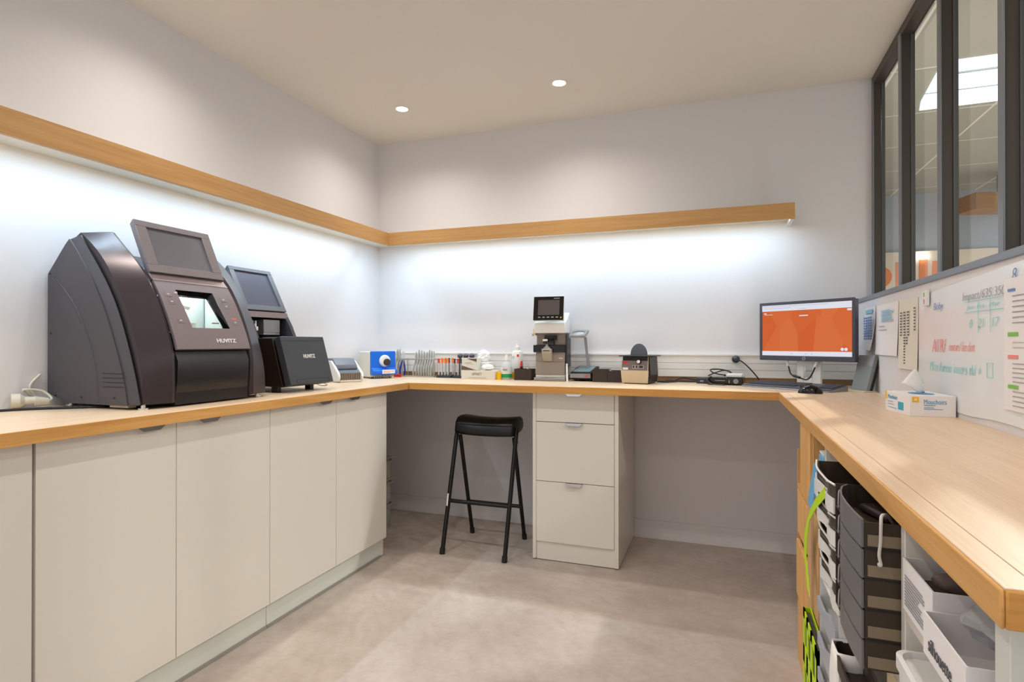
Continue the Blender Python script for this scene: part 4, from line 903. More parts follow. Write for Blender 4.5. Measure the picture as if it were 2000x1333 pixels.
for z0, z1 in ((0.0, 0.013),):
    ro0 = [(*sq(2 * PI * i / n), z0) for i in range(n)]; ro1 = [(*sq(2 * PI * i / n), z1) for i in range(n)]
    ri0 = [(W2 / 2 + R_ * math.cos(2 * PI * i / n), H2 / 2 + R_ * 1.1 * math.sin(2 * PI * i / n), z0) for i in range(n)]; ri1 = [(p[0], p[1], z1) for p in ri0]
    b.loft([ro0, ro1, ri1, ri0, ro0], caps=False)
b.make('magnifier_frame', M_alu, t, mtx=hm_)
MB().lathe([(0, 0.004), (R_, 0.005), (R_, 0.008), (0, 0.010)], mtx=hm_ @ Matrix.Translation((W2 / 2, H2 / 2, 0)) @ Matrix.Diagonal((1, 1.1, 1, 1))).make('magnifier_lens', M_clear, t, smooth=True)

def open_box(x, y, w_, d_, h_, label, name='tray_box'):
    t = thing(name, (x, y, ZC), label, 'box', group='black open boxes between inspection stand and heater')
    b = MB(); T = 0.003
    for a in ((0, w_, 0, T, 0, h_), (0, w_, d_ - T, d_, 0, h_), (0, T, T, d_ - T, 0, h_), (w_ - T, w_, T, d_ - T, 0, h_), (T, w_ - T, T, d_ - T, 0, T)): b.box(*a)
    b.make('box_body', M_lens, t)
open_box(1.518, -0.20, 0.083, 0.10, 0.070, 'empty dark brown open box right of the inspection stand')
open_box(1.603, -0.20, 0.083, 0.10, 0.064, 'dark brown open box with lenses, left of the frame heater')
b = MB(); b.box(0, 0.05, 0, 0.04, 0, 0.003, Matrix.Rotation(0.3, 4, 'Y') @ Matrix.Rotation(0.3, 4, 'Z')); o = b.make('lens_sachet', M_inkg); o.location = (1.612, -0.18, ZC + 0.06); tag(o, 'small grey sachet sticking out of the right dark box', 'sachet')
o = MB().box(1.607, 1.68, -0.196, -0.105, ZC + 0.0035, ZC + 0.044).make('box_filling', M_lens); tag(o, 'dark packets filling the right dark box', 'packet')

# ================================================================== frame heater
t = thing('frame_heater', (1.772, -0.19, ZC), 'cream and black frame heater with round disc on top', 'frame heater', rotz=math.radians(-9))
b = MB(); b.prism([(-0.070, 0.004), (0.075, 0.004), (0.083, 0.045), (-0.074, 0.045)], 'Y', -0.075, 0.085)
b.prism([(-0.074, 0.045), (0.083, 0.045), (0.077, 0.145), (-0.068, 0.145)], 'Y', -0.068, 0.085); b.make('housing', M_black, t, bevel=0.002)
b = MB(); b.hexa([(-0.070, -0.080, 0.004), (0.072, -0.080, 0.004), (0.072, -0.074, 0.004), (-0.070, -0.074, 0.004), (-0.074, -0.086, 0.072), (0.076, -0.086, 0.072), (0.076, -0.074, 0.072), (-0.074, -0.074, 0.072)]); b.make('cream_panel', M_cream, t, bevel=0.002)
pm = basis((-0.072, -0.085, 0.072), (1, 0, 0), (0, 0.16, 1))
cp = MB().box(0, 0.146, 0, 0.052, -0.012, 0).make('control_panel', mat('panel_grey', (120, 112, 112), 0.4), t, mtx=pm)
rects([(0.0, 0.003, 0, 0.075)], pm, M_cream, cp, 'trim_strip'); rects([(0.143, 0.146, 0, 0.075)], pm, M_cream, cp, 'trim_strip')
MB().box(0.003, 0.143, 0.052, 0.075, -0.014, -0.010).make('shadow_gap', M_black, cp, mtx=pm)
rects([(0.010, 0.036, 0.034, 0.046)], pm, M_red, cp, 'red_badge'); rects([(0.008, 0.038, 0.003, 0.015)], pm, M_white, cp, 'white_label')
for x0, x1 in ((0.062, 0.075), (0.079, 0.092), (0.096, 0.122)):
    sw = MB().box(x0, x1, 0.010, 0.028, 0.0, 0.002).make('switch', M_white, cp, mtx=pm); MB().box(x0 + 0.002, x1 - 0.002, 0.012, 0.026, 0.002, 0.004).make('rocker', M_lens, sw, mtx=pm)
b = MB(); b.lathe([(0, 0), (0.011, 0), (0.010, 0.016), (0, 0.017)], mtx=pm @ Matrix.Translation((0.098, 0.045, 0))); kn = b.make('knob', M_black, cp, smooth=True)
b = MB(); b.lathe([(0, 0.0172), (0.009, 0.0172), (0.008, 0.019), (0, 0.019)], mtx=pm @ Matrix.Translation((0.098, 0.045, 0))); b.make('knob_cap', M_white, kn, smooth=True)
b = MB(); b.prism([(-0.082, -0.095), (0.085, -0.095), (0.098, -0.06), (0.098, 0.08), (0.08, 0.095), (-0.078, 0.095)], 'Z', 0.146, 0.152); b.make('top_plate', M_dark, t, bevel=0.001)
b = MB(); b.cyl((-0.012, -0.02, 0.150), (0.012, 0.0, 0.150), 0.050, n=36)
bmesh.ops.delete(b.bm, geom=[f for f in b.bm.faces if all(v.co.z < 0.1 for v in f.verts)], context='FACES')
b = MB(); prof_ = [(0.045 * math.cos(a), 0.1525 + 0.062 * math.sin(a)) for a in [PI * k / 20 for k in range(21)]]
b.prism(prof_, 'Y', -0.016, 0.009); ds = b.make('heating_disc', mat('disc_grey', (104, 112, 120), 0.45), t, smooth=True, angle=50, mtx=Matrix.Rotation(0.35, 4, 'Z'))
b = MB(); b.prism([(0.044 * math.cos(a), 0.1525 + 0.061 * math.sin(a)) for a in [PI * k / 20 for k in range(21)]], 'Y', 0.0095, 0.016); b.make('disc_rim', M_blackgl, ds, smooth=True, angle=50, mtx=Matrix.Rotation(0.35, 4, 'Z'))
for x in (-0.055, 0.06):
    for y in (-0.06, 0.07): MB().cyl((x, y, 0), (x, y, 0.0045), 0.008).make('foot', M_black, t)

# ================================================================== cables, mini computer, hub
rnd = random.Random(4)
def cable(name, pts, r, label, m=M_cable):
    o = MB().tube(pts, r, 8).make(name, m, None, smooth=True); return tag(o, label, 'cable')
z = ZC + 0.004
cable('black_cable', [(1.86, -0.10, z), (1.92, -0.115, z), (2.0, -0.08, z + 0.004), (2.06, -0.10, z + 0.004), (2.12, -0.08, z + 0.006), (2.14, -0.07, z + 0.004)], 0.0035, 'black cable running from the frame heater to the mini computer, front one')
cable('black_cable', [(1.86, -0.06, z), (1.94, -0.05, z), (1.99, -0.06, z + 0.020), (2.05, -0.05, z + 0.012), (2.11, -0.04, z)], 0.003, 'black cable arching behind the front one beside the heater')
cable('black_cable', [(1.90, -0.03, z), (1.97, -0.035, z), (2.05, -0.03, z), (2.12, -0.03, z)], 0.0045, 'thick black cable lying along the trunking right of the heater')
t = thing('power_adapter', (2.065, -0.115, ZC), 'black power adapter leaning left of the mini computer', 'adapter', rotz=-0.25)
MB().box(0, 0.075, 0, 0.045, 0, 0.032).make('brick', M_dark, t, bevel=0.004); MB().box(0.022, 0.04, -0.0006, 0, 0.01, 0.018).make('rating_mark', M_inkg, t)
t = thing('mini_computer', (2.215, -0.175, ZC), 'flat black mini computer box with round white logo on its front', 'computer', rotz=-0.10)
MB().box(-0.092, 0.086, -0.03, 0.12, 0.004, 0.040).make('case', M_blackgl, t, bevel=0.004)
b = MB(); b.lathe([(0.010, 0), (0.0125, 0), (0.0125, 0.0008), (0.010, 0.0008)], mtx=basis((0.052, -0.0302, 0.021), (1, 0, 0), (0, 0, 1)), n=26); b.box(0.0505, 0.0535, -0.0310, -0.0302, 0.013, 0.029); b.make('logo', M_alu, t)
for x in (-0.07, 0.07):
    for y in (-0.01, 0.10): MB().cyl((x, y, 0), (x, y, 0.0045), 0.006).make('foot', M_black, t)
b = MB(); b.box(-0.05, 0.0, -0.0308, -0.0301, 0.022, 0.024); b.box(0.018, 0.021, -0.0308, -0.0301, 0.012, 0.026); b.make('port_marks', M_cream, t)
z = ZC + 0.0455
cable('coiled_cable', [(2.13, -0.16, z), (2.16, -0.11, z + 0.012), (2.21, -0.09, z + 0.026), (2.25, -0.12, z + 0.01), (2.22, -0.16, z + 0.004), (2.16, -0.17, z + 0.014), (2.14, -0.12, z + 0.03), (2.19, -0.07, z + 0.03), (2.24, -0.10, z + 0.018), (2.21, -0.15, z)], 0.0032, 'coil of black cable piled on the mini computer')
cable('grey_cable', [(2.145, -0.19, z - 0.001), (2.125, -0.23, z - 0.015), (2.14, -0.245, z - 0.036), (2.19, -0.25, z - 0.0405), (2.21, -0.26, z - 0.0405)], 0.003, 'grey cable falling over the front of the mini computer', M_dark)
t = thing('network_hub', (2.262, -0.165, ZC + 0.0405), 'small white square hub on top of the mini computer', 'hub', rotz=-0.15)
MB().box(-0.042, 0.036, -0.03, 0.045, 0, 0.018).make('case', M_white, t, bevel=0.004); MB().box(-0.012, 0.010, 0.002, 0.008, 0.018, 0.0186).make('badge', M_inkg, t)
t = thing('power_plug', (2.267, -0.0245, 1.030), 'black round plug with cable in the trunking left of the monitor', 'plug')
MB().lathe([(0, 0), (0.019, 0), (0.021, 0.010), (0.018, 0.026), (0.008, 0.034), (0, 0.034)], mtx=Matrix.Rotation(PI / 2, 4, 'X')).make('plug_body', M_dark, t, smooth=True)
MB().tube([(0.004, -0.03, 0), (0.03, -0.040, -0.012), (0.07, -0.035, -0.05), (0.11, -0.02, -0.10), (0.118, -0.015, -0.125)], 0.0032, 8).make('cord', M_cable, t, smooth=True)
cable('black_cable', [(2.32, -0.10, ZC + 0.003), (2.34, -0.05, ZC + 0.006), (2.37, -0.06, ZC + 0.003), (2.36, -0.09, ZC + 0.003), (2.33, -0.12, ZC + 0.003)], 0.003, 'small loop of black cable between the mini computer and the keyboard')

# ================================================================== monitor
mr, ml = Vector((2.763, -0.408, 0)), Vector((2.3856, -0.099, 0))
dx_ = (mr - ml).normalized(); ang = math.atan2(dx_.y, dx_.x); MW = (mr - ml).length; c_ = (mr + ml) / 2
t = thing('monitor', (c_.x, c_.y, ZC), 'flat monitor with orange picture turned towards the room in the right corner', 'monitor', rotz=ang)
zb, zt = 0.130, 0.424
hsg = MB().box(-MW / 2, MW / 2, 0.002, 0.030, zb, zt).make('housing', mat('monitor_grey', (74, 76, 88), 0.4), t, bevel=0.006)
MB().box(-MW / 2, MW / 2, -0.006, 0.0018, zb, zb + 0.024).make('bezel_bottom', MATS['monitor_grey'], hsg, bevel=0.002)
b = MB(); b.box(-MW / 2, MW / 2, -0.006, 0.0018, zt - 0.014, zt); b.box(-MW / 2, -MW / 2 + 0.013, -0.006, 0.0018, zb + 0.024, zt - 0.014); b.box(MW / 2 - 0.013, MW / 2, -0.006, 0.0018, zb + 0.024, zt - 0.014); b.make('bezel', MATS['monitor_grey'], hsg, bevel=0.001)
x0, x1, y0, y1 = -MW / 2 + 0.0135, MW / 2 - 0.0135, zb + 0.0245, zt - 0.0145
sw, sh = x1 - x0, y1 - y0
sm2 = basis((x0, -0.0022, y0), (1, 0, 0), (0, 0, 1))
scr = MB().box(0, sw, 0, sh, -0.0015, 0).make('screen', M_screen, t, mtx=sm2)
rects([(0, sw, 0, 0.022)], sm2, M_uiwhite, scr, 'task_bar'); rects([(0, sw, sh - 0.030, sh)], sm2, M_uiwhite, scr, 'browser_bar')
rects([(0.01, 0.35, sh - 0.008, sh - 0.006), (0.01, 0.16, sh - 0.017, sh - 0.015), (0.2, 0.24, sh - 0.024, sh - 0.022), (0.16, 0.168, 0.008, 0.012), (0.235, 0.243, 0.008, 0.012), (0.265, 0.272, 0.008, 0.012)], sm2 @ Matrix.Translation((0, 0, 0.0006)), M_uilav, scr, 'browser_marks')
rects([(0.205, 0.250, sh - 0.060, sh - 0.055), (0.010, 0.026, sh - 0.044, sh - 0.039), (0.014, 0.060, sh - 0.049, sh - 0.047), (sw - 0.022, sw - 0.002, sh - 0.043, sh - 0.034)], sm2, M_uiwhite, scr, 'page_marks')
b = MB()
for cx in (sw - 0.045, sw - 0.028): b.lathe([(0, 0), (0.0075, 0), (0.0075, 0.0008), (0, 0.0008)], mtx=sm2 @ Matrix.Translation((cx, 0.034, 0.0002)), n=18)
b.make('page_buttons', M_uiwhite, scr)
b = MB(); b.lathe([(0, 0), (0.0095, 0), (0.0095, 0.0012), (0, 0.0012)], mtx=basis((0, -0.006, zb + 0.012), (1, 0, 0), (0, 0, 1)), n=24); lgm = b.make('logo', M_alu, hsg)
text('hp', basis((-0.0045, -0.0073, zb + 0.0065), (1, 0, 0), (0, 0, 1)), 0.009, 0.011, MATS['monitor_grey'], hsg, shear=0.25)
b = MB(); b.box(-0.062, -0.025, 0.032, 0.048, 0.012, 0.22); b.box(0.020, 0.062, 0.032, 0.048, 0.012, 0.22); b.box(-0.025, 0.020, 0.032, 0.048, 0.105, 0.22); b.box(-0.025, 0.020, 0.032, 0.048, 0.012, 0.045); b.make('stand_column', M_white, t, bevel=0.003)
MB().box(-0.10, 0.10, 0.012, 0.135, 0, 0.012).make('stand_base', M_white, t, bevel=0.004)
b = MB(); b.tube([(-0.10, 0.012, zb), (-0.092, 0.012, zb - 0.03), (-0.07, 0.0, 0.062), (-0.03, -0.004, 0.050), (0.01, -0.004, 0.040), (0.03, 0.0, 0.055), (0.045, 0.01, 0.095), (0.055, 0.014, zb)], 0.0035, 8); cb = b.make('cable', M_cable, t, smooth=True)
MB().cyl((-0.10, 0.012, zb), (-0.094, 0.012, zb - 0.028), 0.007).make('cable_plug', M_white, cb, smooth=True); MB().cyl((0.055, 0.014, zb), (0.047, 0.011, zb - 0.028), 0.007).make('cable_plug', M_white, cb, smooth=True)
MB().cyl((-0.055, -0.003, 0.056), (-0.02, -0.005, 0.048), 0.0065).make('cable_ferrite', M_black, cb, smooth=True)

# keyboard
ka = math.atan2(-0.291, 0.36)
t = thing('keyboard', (2.286, -0.259, ZC), 'dark grey keyboard lying angled in front of the monitor', 'keyboard', rotz=ka)
KW, KD = 0.450, 0.150
b = MB(); b.hexa([(0, 0, 0.0), (KW, 0, 0.0), (KW, KD, 0.0), (0, KD, 0.0), (0.001, 0.001, 0.006), (KW - 0.001, 0.001, 0.006), (KW, KD, 0.024), (0, KD, 0.024)]); b.make('base', M_alu, t, bevel=0.002)
km = basis((0, 0.0, 0.0062), (1, 0, 0), (0, KD, 0.018))
b = MB(); b.box(0.004, KW - 0.004, 0.004, KD - 0.004, 0.0002, 0.0030); b.make('deck', mat('key_deck', (84, 88, 100), 0.45), t, mtx=km)
kmat = mat('key_dark', (66, 68, 78), 0.45)
keys = [(0.014 + 0.0186 * c, 0.0172, 0.045 + r * 0.0188) for r in range(1, 5) for c in range(15)] + [(0.014, 0.022, 0.045), (0.039, 0.018, 0.045), (0.060, 0.022, 0.045), (0.085, 0.105, 0.045), (0.193, 0.022, 0.045), (0.218, 0.018, 0.045), (0.24, 0.022, 0.045)] + [(0.300 + 0.019 * c, 0.0172, 0.045 + r * 0.0188) for r in (0,) for c in range(3)] + [(0.366 + 0.019 * c, 0.0172, 0.045 + r * 0.0188) for r in range(5) for c in range(4)]
for x, w_, y in keys:
    k = MB().box(x, x + w_, y, y + 0.0155, 0.0031, 0.0068).make('key', kmat, t, mtx=km)
# mouse
t = thing('mouse', (2.555, -0.592, ZC), 'black computer mouse in front of the keyboard', 'mouse', rotz=math.radians(-20))
b = MB(); rings = []
for yy, w_, h_ in ((-0.045, 0.012, 0.010), (-0.040, 0.024, 0.020), (-0.02, 0.031, 0.034), (0.005, 0.032, 0.038), (0.03, 0.028, 0.030), (0.045, 0.018, 0.018), (0.050, 0.006, 0.010)):
    rings.append([(yy, w_ * math.cos(a), max(0.0, h_ * math.sin(a))) for a in [PI * k / 12 for k in range(13)]])
b.loft(rings); b.make('shell', M_blackgl, t, smooth=True, angle=70)
MB().cyl((-0.03, -0.003, 0.026), (-0.03, 0.003, 0.026), 0.009).make('scroll_wheel', M_dark, t, smooth=True)
# slanted desk speaker / dock in the corner
t = thing('desk_speaker', (2.770, -0.425, ZC), 'slanted grey and black desk stand leaning by the right wall behind the tissue box', 'speaker', rotz=math.radians(-62))
sm3 = Matrix.Rotation(-0.28, 4, 'X')
MB().box(-0.050, 0.045, 0.0, 0.018, 0.006, 0.170, sm3).make('front_panel', mat('stand_grey', (128, 134, 134), 0.45), t, bevel=0.002)
MB().box(-0.052, 0.047, 0.0185, 0.030, 0.004, 0.172, sm3).make('back_panel', M_black, t, bevel=0.002)
MB().box(-0.050, 0.045, -0.0012, 0.0, 0.118, 0.168, sm3).make('display', M_alu, t)
MB().box(-0.055, 0.050, -0.012, 0.05, 0.0, 0.006).make('base', M_cream, t, bevel=0.001)

# ================================================================== tissue box
t = thing('tissue_box', (2.722, -1.372, ZC), 'white tissue box lettered Mouchoirs with a tissue pulled out', 'tissue box', rotz=math.radians(6))
BW, BD, BH = 0.118, 0.188, 0.062
cb = MB().box(0, BW, 0, BD, 0, BH).make('carton', M_paper, t, bevel=0.001)
fm_ = basis((0, 0, 0), (1, 0, 0), (0, 0, 1)); lm = basis((0, BD, 0), (0, -1, 0), (0, 0, 1))
MSK = mat('sky_print', (90, 160, 206), 0.6)
text('Mouchoirs', fm_ @ Matrix.Translation((0.036, 0.037, 0)), 0.058, 0.014, MSK, cb)
rects([(0.036, 0.066, 0.0325, 0.0345), (0.036, 0.062, 0.026, 0.0275), (0.036, 0.084, 0.0215, 0.023)], fm_, MSK, cb, 'printed_text')
b = MB(); b.box(0.006, 0.023, 0.042, 0.058, 0.0002, 0.0008, fm_); b.box(0.0, 0.012, 0.036, 0.062, 0.0002, 0.0008, lm); b.make('yellow_badge', M_yellow, cb)
rects([(0.011, 0.018, 0.047, 0.053)], fm_ @ Matrix.Translation((0, 0, 0.0008)), M_white, cb, 'badge_symbol')
text('Mouchoirs', lm @ Matrix.Translation((0.022, 0.040, 0)), 0.075, 0.013, MSK, cb)
rects([(0.102, 0.142, 0.012, 0.036)], lm, mat('glass_print', (60, 172, 206), 0.5), cb, 'printed_glass')
rects([(0.022, 0.06, 0.030, 0.032), (0.022, 0.07, 0.022, 0.0235), (0.022, 0.09, 0.012, 0.0135)], lm, MSK, cb, 'printed_text')
b = MB(); b.lathe([(0, 0), (0.030, 0), (0.030, 0.0006), (0, 0.0006)], mtx=Matrix.Translation((BW * .5, BD * .42, BH)) @ Matrix.Diagonal((1, 1.7, 1, 1))); b.make('opening_print', MSK, cb)
b = MB(); cols = 9; R0 = []
for i in range(8):
    v = i / 7; row = []
    for k in range(cols):
        u = k / (cols - 1) - 0.5
        row.append((BW * .5 + u * (0.03 + 0.055 * v) - 0.028 * v * v + 0.010 * math.sin(7 * u + 2 * v), BD * .42 + u * (0.05 + 0.07 * v) + 0.012 * math.sin(9 * u + 3 * v), BH + 0.001 + 0.055 * v + 0.020 * v * math.cos(5 * u - 0.6)))
    R0.append(row)
b.loft(R0, caps=False, closed=False); b.make('tissue', M_tissue, t, smooth=True, solid=0.0012, angle=60)

# ================================================================== papers on the right wall
def wm(y, z): return basis((XW - 0.0012, y, z), (0, -1, 0), (0, 0, 1))   # u runs towards the camera
def wall_paper(name, y0, y1, z0, z1, label, material=M_paper, curl=0.0, curl_side=False, th=0.0006, dz=0.0):
    """y0 far edge, y1 near edge"""
    w_, h_ = y0 - y1, z1 - z0
    t = thing(name, (XW, y0, z0), label, 'paper')
    b = MB(); n = 12; rings = []
    for i in range(n + 1):
        v = i / n; off = 0.0015 + curl * (1 - v) ** 2
        rings.append([(-off, 0, v * h_), (-off - curl * 0.8 * (1 - v) * (1 if curl_side else 0), -w_, v * h_ + dz), (-off - curl * 0.8 * (1 - v) * (1 if curl_side else 0) - th, -w_, v * h_ + dz), (-off - th, 0, v * h_)])
    b.loft(rings); b.make('sheet', material, t, smooth=True)
    return t, basis((-0.0015 - th - 0.0003, 0, 0), (0, -1, 0), (0, 0, 1)), w_, h_
def lines(mtx, x0, x1, ya, yb, n, material, parent, name='printed_text', seed=1, th=0.35):
    r = random.Random(seed); it = []
    for k in range(n):
        y = lerp(ya, yb, k / max(1, n - 1)); hh = abs(ya - yb) / max(1, n) * th
        it.append((x0, lerp(x0, x1, 0.6 + 0.4 * r.random()), y, y + hh))
    return rects(it, mtx, material, parent, name)
t, m_, w_, h_ = wall_paper('wall_paper', -0.195, -0.395, 1.085, 1.284, 'curled sheet with a blue table, first beside the monitor', curl=0.022)
it = [(0.03 + 0.042 * c, 0.062 + 0.042 * c, h_ - 0.055 - 0.012 * r, h_ - 0.047 - 0.012 * r) for r in range(11) for c in range(4)]
rects([(a, b_, c, d) for a, b_, c, d in it], m_ @ Matrix.Translation((0, 0, 0.012)), M_inkb, t, 'printed_table')
rects([(0.03, 0.16, h_ - 0.03, h_ - 0.012)], m_ @ Matrix.Translation((0, 0, 0.004)), M_inklb, t, 'printed_heading')
t, m_, w_, h_ = wall_paper('wall_paper', -0.412, -0.752, 1.066, 1.282, 'white sheet with light blue printed block, second from the monitor', curl=0.006)
lines(m_ @ Matrix.Translation((0, 0, 0.0045)), 0.10, 0.30, h_ - 0.03, h_ - 0.075, 8, M_inklb, t, 'printed_table', th=0.6)
lines(m_ @ Matrix.Translation((0, 0, 0.0045)), 0.06, 0.20, h_ - 0.095, h_ - 0.11, 2, M_inkg, t)
t, m_, w_, h_ = wall_paper('price_list', -0.760, -0.996, 1.020, 1.279, 'long cream printed list with small columns of figures', mat('cream_paper', (228, 224, 212), 0.8), curl=0.004)
rects([(0.03 + c * 0.045, 0.052 + c * 0.045, h_ - 0.05 - 0.0105 * r, h_ - 0.0455 - 0.0105 * r) for r in range(9) for c in range(3)] + [(0.075 + c * 0.03, 0.092 + c * 0.03, h_ - 0.05 - 0.0105 * r, h_ - 0.0455 - 0.0105 * r) for r in range(9, 19) for c in range(2 if r < 12 else 1)] + [(0.20, 0.215, h_ - 0.04 - 0.011 * r, h_ - 0.035 - 0.011 * r) for r in range(8)], m_ @ Matrix.Translation((0, 0, 0.003)), M_ink, t, 'printed_text')
# big plastic writing sheet
t = thing('writing_sheet', (XW, -1.005, 0.918), 'large glossy writing sheet with red, teal and black handwriting', 'whiteboard sheet')
b = MB(); rings = []
for i in range(25):
    u = i / 24; y = -0.755 * u
    rings.append([(-0.0012 - 0.0010 * (1 + math.sin(23 * u)), y, 0.001 + 0.004 * math.sin(9 * u)), (-0.0012, y, 0.362 + 0.026 * u - 0.012 * math.exp(-12 * u)), (-0.0022, y, 0.362 + 0.026 * u - 0.012 * math.exp(-12 * u)), (-0.0022 - 0.0010 * (1 + math.sin(23 * u)), y, 0.001 + 0.004 * math.sin(9 * u))])
b.loft(rings); b.make('sheet', M_sheet, t, smooth=True)
def sm4(y, z): return basis((-0.0046, y + 1.005, z - 0.918), (0, -1, 0), (0, 0, 1))
text('AI/Rf', sm4(-1.150, 1.088), 0.125, 0.042, M_inkr, t, 'handwriting', shear=0.2, bold=-0.02)
text('monture / face client', sm4(-1.300, 1.094), 0.190, 0.026, M_inkr, t, 'handwriting', shear=0.35, bold=-0.02)
text('Mon forme invers tkl +', sm4(-1.128, 1.028), 0.400, 0.030, M_inkt, t, 'handwriting', shear=0.3, bold=-0.02)
b = MB(); b.loft([[(x, y, z) for x, y in ((0, 0), (0.034, 0), (0.034, 0.038), (0, 0.038))] for z in (0.0002, 0.0006)] , caps=False); b = MB(); b.tube([(0, 0, 0.0004), (0.034, 0, 0.0004), (0.034, 0.038, 0.0004), (0, 0.038, 0.0004), (0, 0, 0.0004)], 0.0008, 5, smooth=False); b.make('handwriting', M_inkt, t, mtx=sm4(-1.565, 1.028))
text('Impact/635.350', sm4(-1.405, 1.228), 0.265, 0.030, M_inkg, t, 'handwriting', shear=0.2, bold=-0.02)
text('Boby', sm4(-1.165, 1.215), 0.085, 0.030, M_inkb, t, 'handwriting', shear=0.2, bold=-0.02)
text('8', sm4(-1.705, 1.262), 0.022, 0.030, M_inkb, t, 'handwriting', shear=0.2, bold=-0.02)
for q in ((0, 0.24, 0.066, 0.0672), (0, 0.24, 0.036, 0.0375), (0.09, 0.0915, -0.02, 0.065), (0.165, 0.1665, -0.02, 0.065)): rects([q], sm4(-1.42, 1.165), M_inkt, t, 'ruled_line')
text('Jan  Fev  Mar', sm4(-1.43, 1.206), 0.21, 0.016, M_inkt, t, 'handwriting', shear=0.2, bold=-0.02)
text('0   21   17', sm4(-1.455, 1.158), 0.18, 0.024, M_inkt, t, 'handwriting', shear=0.2, bold=-0.02)
t = thing('wall_switch', (XW - 0.0065, -1.083, 1.241), 'tiny white control with red mark stuck on the writing sheet', 'switch')
MB().box(-0.008, 0.0, -0.048, 0, 0, 0.050).make('plate', M_white, t, bevel=0.001)
rects([(0.016, 0.026, 0.030, 0.044)], basis((-0.008, 0, 0), (0, -1, 0), (0, 0, 1)), M_lgreen, t, 'green_mark'); rects([(0.016, 0.026, 0.006, 0.022)], basis((-0.008, 0, 0), (0, -1, 0), (0, 0, 1)), M_inkr, t, 'red_mark')
t = thing('instruction_page', (XW - 0.006, -1.667, 0.958), 'white instruction page with green and red headings at the right frame edge', 'paper')
b = MB(); b.box(-0.0008, 0, -0.26, 0, 0, 0.312); b.make('sheet', M_paper, t)
pm2 = basis((-0.0012, 0, 0), (0, -1, 0), (0, 0, 1))
lines(pm2, 0.045, 0.24, 0.268, 0.205, 6, M_inkg, t, seed=3, th=0.2); lines(pm2, 0.045, 0.24, 0.160, 0.148, 2, M_inkg, t, seed=5, th=0.15); lines(pm2, 0.045, 0.22, 0.110, 0.068, 5, M_inkg, t, seed=6, th=0.2); lines(pm2, 0.045, 0.22, 0.045, 0.012, 4, M_inkg, t, seed=9, th=0.2)
rects([(0.022, 0.058, 0.280, 0.2865)], pm2, M_inkb, t, 'heading'); rects([(0.022, 0.072, 0.175, 0.184)], pm2, M_lgreen, t, 'heading'); rects([(0.022, 0.072, 0.052, 0.061)], pm2, M_lgreen, t, 'heading'); rects([(0.022, 0.072, 0.122, 0.131)], pm2, M_inkr, t, 'heading')

# ================================================================== open shelving under the right worktop
SX = 2.450; SD = XW - 0.006; ZS = ZC - CT - 0.002
t = thing('open_shelf_unit', (SX, -2.2, 0), 'white open shelf unit packed with boxes under the right worktop', 'shelf unit')
sb = lambda x0, x1, y0, y1, z0, z1: MB().box(x0 - SX, x1 - SX, y0 + 2.2, y1 + 2.2, z0, z1)
for k, (ya, yb_) in enumerate(((-2.728, -2.696), (-2.402, -2.382), (-2.132, -2.112), (-1.718, -1.700))):
    sb(SX, SD, ya, yb_, 0.0, ZS).make('upright_panel', M_kick if k == 0 else M_lam, t, bevel=0.001)
for ya, yb_, zz in ((-2.696, -2.402, 0.717), (-2.696, -2.402, 0.405), (-2.696, -2.402, 0.06), (-2.382, -2.132, 0.605), (-2.382, -2.132, 0.27), (-2.382, -2.132, 0.06), (-2.112, -1.718, 0.235), (-2.112, -1.718, 0.06)):
    sb(SX, SD, ya + 0.0005, yb_ - 0.0005, zz, zz + 0.018).make('shelf', M_lam, t, bevel=0.001)
sb(SD - 0.006, SD, -2.696, -1.718, 0.0, ZS).make('back_panel', M_lam_in, t)

def carton(name, x0, x1, y0, y1, z0, z1, label, m=M_paper, lid=False, tilt=0.0, T=0.002, cat='box', inner=None):
    t = thing(name, (x0, y0, z0), label, cat)
    b = MB(); W, D, h = x1 - x0, y1 - y0, z1 - z0
    for a in ((0, T, 0, D, 0, h), (W - T, W, 0, D, 0, h), (T, W - T, 0, T, 0, h), (T, W - T, D - T, D, 0, h), (T, W - T, T, D - T, 0, T)): b.box(*a)
    b.make('carton', m, t); return t
# last bay: printed box, silhouette box, bagged frames, bin below
t = carton('printed_box', 2.447, 2.72, -2.530, -2.404, 0.7355, 0.808, 'open white box with small printed text block, beside the smoked drawer tower')
pmx = basis((-0.0004, 0.126, 0), (0, -1, 0), (0, 0, 1))
lines(pmx, 0.012, 0.108, 0.050, 0.010, 10, M_inkg, t, seed=12, th=0.45)
MB().box(0.004, 0.26, 0.004, 0.120, 0.002, 0.045).make('brown_lining', M_lens, t)
for k in range(4):
    o = crumple(0, 0, 0, 0.030, 0.024, 0.014, 20 + k, n=8).make('film_bag', mat('brown_film', (150, 136, 132), 0.12, trans=0.5, ior=1.1), smooth=True, angle=80); o.location = (2.50 + 0.055 * k, -2.462 + 0.012 * (k % 2), 0.798)
    tag(o, ['crumpled film bag at the front of the printed box', 'crumpled film bag behind the front one in the printed box', 'third crumpled film bag back in the printed box', 'crumpled film bag deepest in the printed box'][k], 'bag', 'film bags in the printed box')
t = carton('lettered_box', 2.436, 2.72, -2.668, -2.534, 0.7355, 0.786, 'white box lettered silhouette at the near end of the upper shelf')
text('silhouette', basis((-0.0004, 0.112, 0.012), (0, -1, 0), (0, 0, 1)), 0.074, 0.017, M_ink, t)
o = crumple(0, 0, 0.008, 0.060, 0.052, 0.030, 33, n=12, amp=0.35).make('clear_bag', M_clear, smooth=True, angle=20); o.location = (2.52, -2.605, 0.797); tag(o, 'crumpled clear plastic bag at the front of the silhouette box', 'bag')
